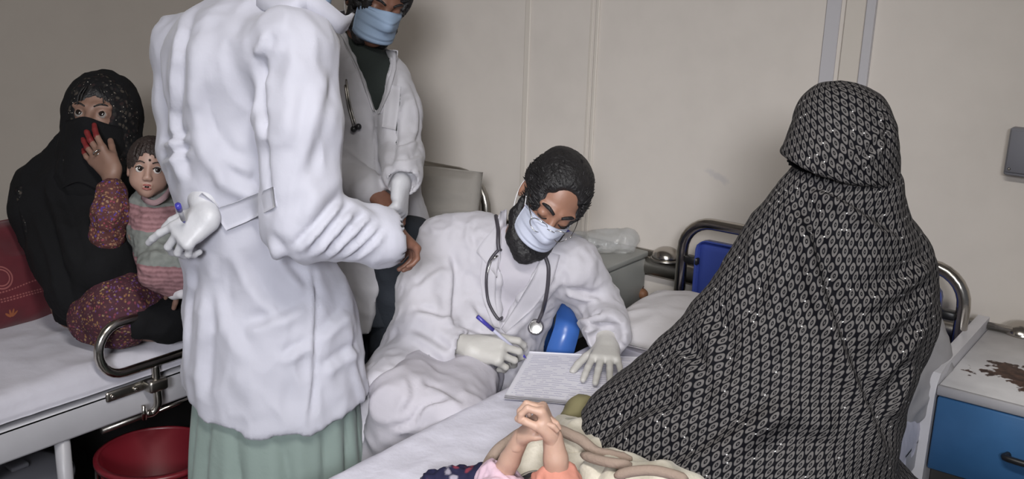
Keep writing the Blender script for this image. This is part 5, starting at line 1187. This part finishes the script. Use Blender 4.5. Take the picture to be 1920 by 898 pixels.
    # embroidered sleeve, cuff band
    Fd = Field(ER - 0.22, WR + 0.22, 0.006); Fd.path([P(209, 362, 2.575), P(207, 400, 2.565), P(200, 440, 2.59), P(196, 480, 2.64)], [.037, .042, .040, .042], .02); v, f = Fd.mesh()
    sl = mk('embroidered_sleeve', crumple(v, f, 0.012, 22), f, m_sleeve, root, label='red purple and gold embroidered sleeve')
    ad = unit(ER - WR); a1 = unit(np.cross(ad, CB)); a2 = np.cross(ad, a1)
    def hoop(c, ax, r, w, mat, name, parent=root):
        e1 = unit(np.cross(ax, CB)); e2 = np.cross(ax, e1); return mk(name, *tube([np.array(c) + r * (e1 * math.cos(t) + e2 * math.sin(t)) for t in np.linspace(0, 2 * math.pi, 26, endpoint=False)], w, 8, closed=True), mat, parent)
    hoop(P(209, 354, 2.575), ad, 0.034, 0.004, m_gold, 'bangle'); hoop(P(350, 482, 2.55), D2, 0.031, 0.004, m_gold, 'bangle'); hoop(P(349, 487, 2.55), D2, 0.031, 0.0025, m_gold, 'bangle')
    kn = WR + unit(D) * 0.100 * s + unit(np.cross(D, N)) * 0.0; hoop(P(182, 286, 2.585), D, 0.0095, 0.0022, m_silver, 'ring')
    # floral dress over the folded legs
    Fd = Field(P(240, 580, 2.64) - 0.36, P(240, 580, 2.64) + 0.36, 0.008); Fd.path([P(195, 590, 2.63), P(225, 580, 2.60), P(290, 572, 2.68)], [.070, .072, .07], .05); Fd.cone(P(215, 545, 2.64), P(310, 545, 2.72), .06, .06, .05); Fd.cone(P(175, 600, 2.62), P(230, 610, 2.60), .055, .05, .04)
    v, f = Fd.mesh(); v = crumple(v, f, 0.016, 11, seed=4); v[:, 2] = np.maximum(v[:, 2], 0.570); mk('dress', v, f, m_floral, root, label='purple and gold floral dress over folded legs')
    Fd = Field(P(290, 600, 2.66) - 0.26, P(290, 600, 2.66) + 0.26, 0.008); Fd.path([P(262, 605, 2.58), P(320, 600, 2.64), P(370, 590, 2.75)], [.042, .052, .05], .04); v, f = Fd.mesh(); v = crumple(v, f, .012, 14); v[:, 2] = np.maximum(v[:, 2], 0.572); mk('dark_skirt_fold', v, f, m_blackcloth, root)
    # ---------------- infant on her lap
    r2 = thing('baby', P(305, 500, 2.56), 'infant with dark hair in grey and pink romper held on the veiled woman\'s lap', 'baby')
    F, U, X = cam_frame(16, 6, 4); bc = P(281, 316, 2.56); s = 0.66; nb_ = P(288, 372, 2.60)
    hv = head_mesh(bc, F, U, X, s, neck=nb_, baby=True, h=0.0024)
    T1, T2 = P(300, 395, 2.60), P(305, 470, 2.58)
    bv = body_mesh([[(T2, .055), (T1, .05), (nb_, .025)], [(P(265, 395, 2.60), .022), (T1, .04), (P(340, 395, 2.60), .022)], [(P(340, 395, 2.60), .022), (P(362, 440, 2.56), .02), (P(345, 465, 2.53), .017)], [(P(265, 395, 2.60), .022), (P(258, 440, 2.58), .02), (P(275, 470, 2.54), .017)],
                    [(T2, .045), (P(300, 505, 2.50), .035), (P(325, 540, 2.52), .022)], [(T2, .045), (P(340, 505, 2.50), .035), (P(350, 545, 2.52), .022)]], 0.007, 0.02)
    mk('body', *join([bv, hv]), m_skinB, r2)
    eyeballs(r2, bc, F, U, X, s * 1.02, unit(F + X * 0.25 + U * 0.05), r=0.0150, iris=0.0098); 
    for x in (-1, 1):
        qb = lambda a, b, u: bc + s * (X * x * a + F * b + U * u)
        mk('kohl_line', *tube(smooth_path([qb(0.017, 0.088, 0.003), qb(0.031, 0.0925, 0.0105), qb(0.046, 0.0845, 0.004)], 4), 0.0020, 6), m_hairB, r2)
        mk('eyebrow', *tube(smooth_path([qb(0.014, 0.093, 0.024), qb(0.030, 0.092, 0.030), qb(0.046, 0.082, 0.025)], 4), 0.0016, 6), m_hairB, r2)
    qb = lambda a, b, u: bc + s * (X * a + F * b + U * u)
    mk('lips', *join([tube(smooth_path([qb(-0.018, 0.088, -0.063), qb(0, 0.0965, -0.059), qb(0.018, 0.088, -0.063)], 5), [0.0012, .0018, .0024, .0028, .003, .003, .003, .0028, .0024, .0018, .0012], 8), tube(smooth_path([qb(-0.014, 0.088, -0.073), qb(0, 0.095, -0.075), qb(0.014, 0.088, -0.073)], 5), 0.0030, 8)]), m_lip, r2)
    mk('mouth', *sphere(qb(0, 0.090, -0.067), np.array((0.011, 0.006, 0.005)) * s, 12, 8, np.array([X, F, U]).T), m_iris, r2)
    mk('forehead_dot', *sphere(qb(0.004, 0.0935, 0.036), 0.0030, 10, 8), m_iris, r2)
    v, f = hair_mesh(bc, F, U, X, s, [((0, 0.14, -0.005), (0.080, 0.085, 0.085)), ((0, 0.05, -0.09), (0.12, 0.13, 0.09))], grow=0.009, h=0.003, rough=0.005, scale=90, seed=1.0); mk('hair', v, f, m_hairB, r2)
    for a in np.linspace(-0.05, 0.05, 7): mk('hair_strand', *tube(smooth_path([qb(a * .8, 0.072, 0.098), qb(a, 0.088, 0.075), qb(a * 1.15 + 0.004, 0.0925, 0.055 - 0.01 * math.sin(a * 90))], 4), 0.0017, 6), m_hairB, r2)
    Fd = Field(P(305, 450, 2.57) - 0.2, P(305, 450, 2.57) + 0.2, 0.005); Fd.path([P(292, 385, 2.605), P(302, 430, 2.59), P(305, 465, 2.57)], [.058, .068, .066], .03); Fd.cone(P(265, 395, 2.60), P(340, 393, 2.61), .032, .032, .03)
    Fd.path([P(340, 395, 2.60), P(362, 440, 2.56), P(350, 460, 2.53)], [.034, .030, .026], .015); Fd.path([P(268, 395, 2.61), P(262, 440, 2.60)], [.030, .030], .02)
    Fd.path([T2, P(300, 505, 2.50), P(322, 530, 2.50)], [.062, .050, .034], .02); Fd.path([T2, P(340, 505, 2.50), P(348, 535, 2.51)], [.062, .050, .034], .02); v, f = Fd.mesh(); v = crumple(v, f, 0.010, 22, seed=3)
    # grey knit with pink smocked bands at chest and legs
    m = M('grey_romper_pink_bands', (0.3, 0.3, 0.28), 0.9); b = NB(m); z = b.sep(b.node('ShaderNodeNewGeometry').outputs['Position'])[2]
    zt, zb = P(300, 390, 2.53)[2], P(300, 432, 2.53)[2]; zl = P(300, 487, 2.5)[2]
    wob = b.m('MULTIPLY', b.noise(b.tc('Object'), 30.0, 2)[0], 0.012)
    zz = b.m('ADD', z, wob); band_ = b.m('MULTIPLY', b.m('LESS_THAN', zz, zt + 0.006), b.m('GREATER_THAN', zz, zb + 0.006)); low = b.m('LESS_THAN', zz, zl + 0.006); pk = b.m('MAXIMUM', band_, low)
    rib = b.m('ADD', 0.8, b.m('MULTIPLY', b.m('SINE', b.m('MULTIPLY', zz, 520.0)), 0.28)); n_ = b.noise(b.tc('Object'), 120.0, 2)[0]
    pink = b.ramp(b.m('MULTIPLY', b.m('ADD', rib, n_), 0.6), [(0.4, (0.13, 0.06, 0.066)), (0.95, (0.27, 0.145, 0.155))]); grey = b.ramp(b.noise(b.tc('Object'), 60.0, 3)[0], [(0.3, (0.135, 0.145, 0.135)), (0.7, (0.18, 0.19, 0.178))])
    b.color(b.mix(pk, grey, pink)); b.bump(rib, 0.3, 0.003)
    mk('romper', v, f, m, r2, label='grey romper with pink smocked bands')
    mk('collar', *band(smooth_path([P(266, 368, 2.555), P(276, 377, 2.53), P(292, 380, 2.52), P(310, 368, 2.525), P(320, 352, 2.55)], 5), CU, 0.014, 0.004), m_collar, r2)
    Fd = Field(P(328, 545, 2.5) - 0.1, P(328, 545, 2.5) + 0.1, 0.004); Fd.path([P(322, 533, 2.50), P(327, 548, 2.50), P(340, 550, 2.48)], [.016, .017, .014], .01); v, f = Fd.mesh(); mk('sock', v, f, m_pillow2, r2)
m_collar = M('dusty_pink_collar', (0.26, 0.17, 0.18), 0.85, bump=0.2, bscale=60)
woman_left()

# ------------------------------------------------------------------ baby on the middle bed, arms raised, in a fleece blanket
def bed_baby():
    s = 0.62
    sh_l, sh_r = PZ(925, 950, 0.61), PZ(1060, 955, 0.61)
    L0, L1, L2 = P(934, 905, 1.93), P(956, 862, 1.90), P(978, 818, 1.87)
    R0, R1, R2 = P(1044, 910, 1.88), P(1042, 860, 1.86), P(1036, 818, 1.85)
    tc_ = (sh_l + sh_r) / 2 - UP * 0.02; fwd = unit(A3(tc_[0], tc_[1], 0) - A3(0.0, 0.3, 0)); 
    root = thing('baby', (tc_[0], tc_[1], 0.535), 'baby lying on the middle bed with both bare forearms raised and hands clasped', 'baby')
    hc = tc_ - fwd * 0.14 + UP * 0.005; F = unit(UP * 0.9 + fwd * 0.3); U = unit(-fwd - F * (-fwd @ F)); X = np.cross(F, U) * -1
    hv = head_mesh(hc, F, U, X, 0.66, neck=tc_ - fwd * 0.03, baby=True, eyes='shut', h=0.0035)
    hip = tc_ + fwd * 0.17 + A3(0.06, 0, -0.03)
    bv = body_mesh([[(hip, .045), (tc_, .042)], [(sh_l, .03), (sh_r, .03)], [(sh_l, .026), (L0, .023), (L1, .0195), (L2, .0165)], [(sh_r, .026), (R0, .026), (R1, .0225), (R2, .019)], [(hip, .035), (hip + fwd * 0.06 + A3(.03, 0, -.01), .02)], [(hip, .035), (hip + fwd * 0.06 + A3(.08, 0, -.01), .02)]], 0.005, 0.008)
    D, N = unit(L2 - L1 + CR * 0.02), unit(CR + CB * 0.1 - CU * .1)
    hl = hand(L2, D, N, 1 if np.cross(D, N) @ CB > 0 else -1, [(0.5, 0.8, 0.5), (0.6, 0.9, 0.5), (0.7, 1.0, 0.5), (0.8, 1.0, 0.5)], (0.4, 0.5, 0.4), s=0.56, fat=1.25, arm=0.04, armr=0.033, h=0.0022, armdir=unit(L1 - L2))
    D, N = CM @ unit(A3(-0.35, 0.93, 0.1)), CM @ unit(A3(-0.88, -0.40, -0.15))
    hr = hand(R2, D, N, 1 if np.cross(D, N) @ CB > 0 else -1, [(0.9, 1.1, 0.6), (0.9, 1.2, 0.6), (1.0, 1.2, 0.6), (1.0, 1.2, 0.6)], (0.4, 0.6, 0.5), s=0.66, fat=1.25, arm=0.04, armr=0.031, h=0.0022, armdir=unit(R1 - R2))
    mk('body', *join([bv, hv, hl[:2], hr[:2]]), m_skinG, root)
    v, f = hair_mesh(hc, F, U, X, 0.66, [((0, 0.14, -0.005), (0.085, 0.085, 0.085)), ((0, 0.05, -0.09), (0.12, 0.13, 0.09))], grow=0.008, h=0.004, rough=0.005, scale=90); mk('hair', v, f, m_hairB, root)
    # two-coloured sleeves and flowered dress
    def sleeve(name, pts, rs, mat, label):
        Fd = Field(np.min(pts, 0) - 0.1, np.max(pts, 0) + 0.1, 0.005); Fd.path(pts, rs, 0.02); e = unit(pts[-1] - pts[-2]); Fd.cone(pts[-1] + e * 0.006, pts[-1] + e * 0.09, rs[-1] * 0.8, rs[-1] * 0.85, 0.003, sub=True)
        Fd.cut(pts[-1] + e * 0.012, e, 0.003); v, f = Fd.mesh(); mk(name, crumple(v, f, 0.008, 30), f, mat, root, label=label)
    sleeve('sleeve', [sh_l - UP * .02, L0, P(944, 888, 1.93)], [.045, .040, .038], m_pinkc, 'pale pink sleeve')
    sleeve('sleeve', [sh_r - UP * .02, R0, P(1040, 893, 1.89)], [.050, .043, .041], m_peach, 'coral sleeve')
    Fd = Field(tc_ - 0.22, tc_ + 0.26, 0.006); Fd.cone(tc_ - UP * .02, hip - UP * .03, .056, .056, .03); Fd.cone(sh_l, sh_r, .035, .035, .03); v, f = Fd.mesh(); v = crumple(v, f, .012, 20); v[:, 2] = np.maximum(v[:, 2], 0.545); mk('dress', v, f, m_peach, root)
    # navy flowered scarf to the left, lying on the sheet
    v, f = blob([(PZ(812, 905, .555), PZ(850, 902, .56), .022, .026), (PZ(870, 897, .56), PZ(905, 900, .57), .02, .03), (PZ(880, 890, .565), PZ(868, 884, .565), .014, .008)], 0.006, .015)
    v = crumple(v, f, 0.02, 30); v[:, 2] = np.maximum(v[:, 2], 0.5385); mk('scarf', v, f, m_navyflor, label='crumpled navy flowered scarf on the sheet beside the baby', cat='scarf')
    # fleece blanket: a cupped hood round the arms, with a bound rim
    bl = thing('blanket', PZ(1030, 860, 0.54), 'cream fleece baby blanket with taupe binding wrapped behind the raised arms', 'blanket')
    rim = [PZ(905, 905, .60), P(918, 868, 2.00), P(945, 836, 2.03), P(990, 812, 2.06), P(1040, 806, 2.05), P(1085, 828, 2.02), P(1130, 852, 1.99), P(1185, 866, 1.97)]
    base = [PZ(898, 925, .545), PZ(908, 890, .545), PZ(935, 858, .545), PZ(985, 838, .545), PZ(1045, 826, .545), PZ(1100, 838, .545), PZ(1150, 862, .545), PZ(1200, 880, .545)]
    inner = [PZ(950, 935, .55), PZ(960, 915, .56), PZ(975, 890, .56), PZ(1000, 880, .56), PZ(1045, 880, .56), PZ(1085, 890, .56), PZ(1110, 905, .56), PZ(1150, 925, .55)]
    rim = smooth_path(rim, 7); base = smooth_path(base, 7); inner = smooth_path(inner, 7); n = len(rim); rows = []
    for t in np.linspace(0, 1, 9): rows.append(base * (1 - t) + rim * t + (rim - rim.mean(0)) * 0.10 * math.sin(math.pi * t)[..., None] if False else base * (1 - t) + rim * t)
    for t in np.linspace(0, 1, 14)[1:]: rows.append(rim * (1 - t) + inner * t - UP * (0.02 * math.sin(math.pi * t)))
    G = np.array(rows)
    for i in range(len(G)):
        for j in range(n): G[i, j] = G[i, j] + UP * 0.008 * noise.noise(Vector(G[i, j] * 22)) + CB * 0.008 * noise.noise(Vector(G[i, j] * 18 + 5))
    G[..., 2] = np.maximum(G[..., 2], 0.5385)
    v, f = slab(G, len(G), n, 0.006); mk('fleece', v, f, m_blanket, bl)
    rp = G[8] + UP * 0.004; mk('binding', *tube(rp, np.r_[.004, .008, np.full(len(rp) - 4, .0115), .008, .004], 10), m_trimbr, bl, label='taupe binding along the rim')
    # blanket gathers to the right, under the veil
    def puff(parts, seed): 
        v, f = blob(parts, 0.007, .03); v = crumple(v, f, 0.014, 16, seed=seed); v[:, 2] = np.maximum(v[:, 2], 0.5385); return v, f
    mk('fold', *puff([(PZ(1060, 800, .56), PZ(1085, 815, .57), .030, .034), (PZ(1075, 830, .56), PZ(1110, 850, .57), .030, .034)], 1.0), m_blanket, bl)
    mk('fold', *puff([(PZ(1090, 885, .57), PZ(1150, 885, .58), .04, .045), (PZ(1120, 905, .58), PZ(1190, 905, .58), .05, .05)], 2.0), m_blanket, bl)
    mk('fold', *puff([(PZ(1160, 915, .59), PZ(1230, 918, .60), .045, .05), (PZ(1230, 918, .60), PZ(1290, 925, .59), .05, .04)], 3.0), m_blanket, bl)
    mk('binding', *tube(smooth_path([P(1090, 852, 1.96), P(1120, 862, 1.93), P(1150, 868, 1.91), P(1185, 872, 1.90)], 5), [.004, .008] + [.010] * 12 + [.008, .004], 10), m_trimbr, bl)
    mk('binding', *tube(smooth_path([P(1152, 893, 1.84), P(1185, 884, 1.83), P(1225, 882, 1.82), P(1262, 890, 1.81), P(1290, 900, 1.80)], 5), [.004, .008] + [.010] * 17 + [.008, .004], 10), m_trimbr, bl)
    v, f = puff([(PZ(1062, 778, .56), PZ(1085, 765, .57), .018, .022), (PZ(1085, 765, .57), PZ(1110, 765, .57), .022, .022)], 4.0); mk('cushion', v, f, m_dkolive2, label='olive green cloth corner peeking out from under the veil', cat='cloth')
m_dkolive2 = M('olive_cloth', (0.17, 0.15, 0.075), 0.9, bump=0.2, bscale=60)
bed_baby()

# ------------------------------------------------------------------ paper, pen, stethoscope, glasses, chair
pc = [PZ(993, 657, 0.542), PZ(945, 742, 0.542), PZ(1125, 758, 0.542), PZ(1205, 668, 0.542)]
def sheet_of_paper(name, c, z, label, mat, nu=20, nv=24, lift=0.003):
    G = np.zeros((nu, nv, 3)); uv = []
    for i in range(nu):
        for j in range(nv):
            a, b = i / (nu - 1), j / (nv - 1); p = (c[0] * (1 - b) + c[3] * b) * (1 - a) + (c[1] * (1 - b) + c[2] * b) * a
            p[2] = z + lift * math.sin(a * 3.1) * math.sin(b * 4) ** 2; G[i, j] = p; uv.append((b, 1 - a))
    v, f = slab(G, nu, nv, 0.0008)
    if np.cross(G[1, 0] - G[0, 0], G[0, 1] - G[0, 0])[2] < 0: G = G; v = np.concatenate([G.reshape(-1, 3), G.reshape(-1, 3) - UP * 0.0008])
    return mk(name, v, f, mat, uv=uv + uv, label=label, cat='paper')
sheet_of_paper('paper_sheet', pc, 0.5395, 'sheet closely covered in blue handwriting under the seated doctor\'s hands', m_paper)
pc2 = [p + A3(0.003, -0.004, 0) for p in pc]
sheet_of_paper('paper_sheet', pc2, 0.5378, 'second paper lying beneath the handwritten sheet with its edge showing', M('plain_paper', (0.60, 0.59, 0.62), 0.8), lift=0.001)
pen('ballpoint_pen', P(897, 595, 2.60), PZ(987, 672, 0.548), 'blue capped clear pen held by the seated doctor over the paper', (m_clearpen, m_bluepen), 0.0046, 0.3)
a_ = PZ(1085, 757, 0.546); b_ = PZ(1055, 752, 0.546)
t = thing('pen_cap', a_ - UP * .004, 'small blue pen cap at the lower edge of the paper', 'pen cap'); mk('cap', *tube([a_, a_ + (b_ - a_) * 0.35], 0.005, 10), m_bluepen, t); mk('clip', *tube([a_ + UP * .006, a_ + (b_ - a_) * 0.3 + UP * .006], 0.0015, 6), m_bluepen, t)

root_, F3, U3, X3, hc3, s3, V3, Fc3, tr3 = SD
st = thing('stethoscope', P(1005, 614, 2.66), 'dark stethoscope hung round the neck of the seated doctor', 'stethoscope')
def on(pix, off): 
    q_ = on_surface(V3, Fc3, pix); return smooth_path((q_ + CB * off)[::3], 4)
mk('binaural_tube', *tube(on([(935, 468), (918, 490), (912, 525), (916, 565), (930, 592), (936, 598)], .014), 0.0042, 10), m_rubber, st)
mk('binaural_tube', *tube(on([(938, 468), (957, 482), (962, 515), (957, 555), (944, 590), (937, 598)], .014), 0.0042, 10), m_rubber, st)
mk('tension_spring', *tube(on([(914, 512), (922, 488), (940, 478), (955, 486), (961, 508)], .016), 0.0032, 8), m_silver, st)
mk('neck_tube', *tube(on([(930, 405), (934, 430), (934, 455), (936, 470)], .016), 0.0055, 10), m_rubber, st)
mk('chest_tube', *tube(on([(1020, 478), (1028, 500), (1026, 540), (1018, 580), (1008, 604)], .014), 0.0055, 10), m_rubber, st)
cp_ = on_surface(V3, Fc3, [(1004, 612), (1006, 614)])[0] + CB * 0.014; e1, e2 = CR, CU
mk('chest_piece', *loft([[cp_ + CB * d_ + r_ * (e1 * math.cos(t_) + e2 * math.sin(t_)) for t_ in np.linspace(0, 2 * math.pi, 28, endpoint=False)] for r_, d_ in ((.012, -.006), (.020, -.004), (.0215, 0), (.020, .004), (.017, .003), (.002, .002))]), m_silver, st)
mk('chest_rim', *tube([cp_ + CB * .003 + 0.0205 * (e1 * math.cos(t_) + e2 * math.sin(t_)) for t_ in np.linspace(0, 2 * math.pi, 28, endpoint=False)], 0.0026, 8, closed=True), m_rubber, st)

gl = thing('eyeglasses', hc3 + F3 * 0.1, 'thin wire eyeglasses low on the seated doctor\'s nose above his mask', 'eyeglasses')
q3 = lambda x, a, u: hc3 + s3 * (X3 * x + F3 * a + U3 * u)
for x in (-1, 1):
    rim = [q3(x * 0.034 + 0.024 * math.cos(t_), 0.120 - 0.006 * abs(math.cos(t_)) - 0.1 * max(0, x * math.cos(t_)) * 0.1, -0.020 + 0.017 * math.sin(t_)) for t_ in np.linspace(0, 2 * math.pi, 26, endpoint=False)]
    lr = mk('rim', *tube(rim, 0.0012, 6, closed=True), m_silver, gl)
    mk('temple', *tube(smooth_path([q3(x * 0.059, 0.112, -0.012), q3(x * 0.076, 0.06, -0.002), q3(x * 0.084, 0.0, 0.012), q3(x * 0.082, -0.02, -0.006)], 4), 0.0013, 6), m_silver, gl)
mk('bridge', *tube(smooth_path([q3(-0.011, 0.118, -0.016), q3(0, 0.124, -0.012), q3(0.011, 0.118, -0.016)], 4), 0.0013, 6), m_silver, gl)

# blue plastic armchair under the seated doctor
def armchair():
    c = thing('plastic_armchair', (-1.70, 2.20, 0), 'blue plastic armchair the bearded doctor sits on, curved arm showing', 'chair')
    f_, r_, o = A3(.6, -.8, 0), A3(.8, .6, 0), A3(-1.70, 2.20, 0); L = lambda a, b, z: o + r_ * a + f_ * b + UP * z
    n = 14; G = np.array([[L(.21 * a, -.20 * b, 0.40 - 0.012 * (1 - a * a) - 0.006 * (1 - b)) for b in np.linspace(-1, 1, n)] for a in np.linspace(-1, 1, n)])
    mk('seat', *slab(G, n, n, 0.02), m_bluepl, c)
    G = np.array([[L((.20 - .03 * b) * a, -.20 - .07 * b + .05 * a * a, 0.40 + 0.34 * b) for b in np.linspace(0, 1, n)] for a in np.linspace(-1, 1, n)])
    mk('backrest', *slab(G, n, n, 0.018), m_bluepl, c)
    for x in (-1, 1):
        p = smooth_path([L(x * .195, -.20, .62), L(x * .225, -.10, .625), L(x * .230, .0, .61), L(x * .225, .07, .565), L(x * .205, .09, .49), L(x * .195, .08, .40)], 6)
        mk('armrest', *band(p, r_, np.linspace(0.055, 0.085, len(p)), 0.014), m_bluepl, c)
        for y in (-1, 1): mk('leg', *tube([L(x * .19, y * .18, .40), L(x * .21, y * .20, 0.0)], [.026, .018], 10), m_bluepl, c)
armchair()
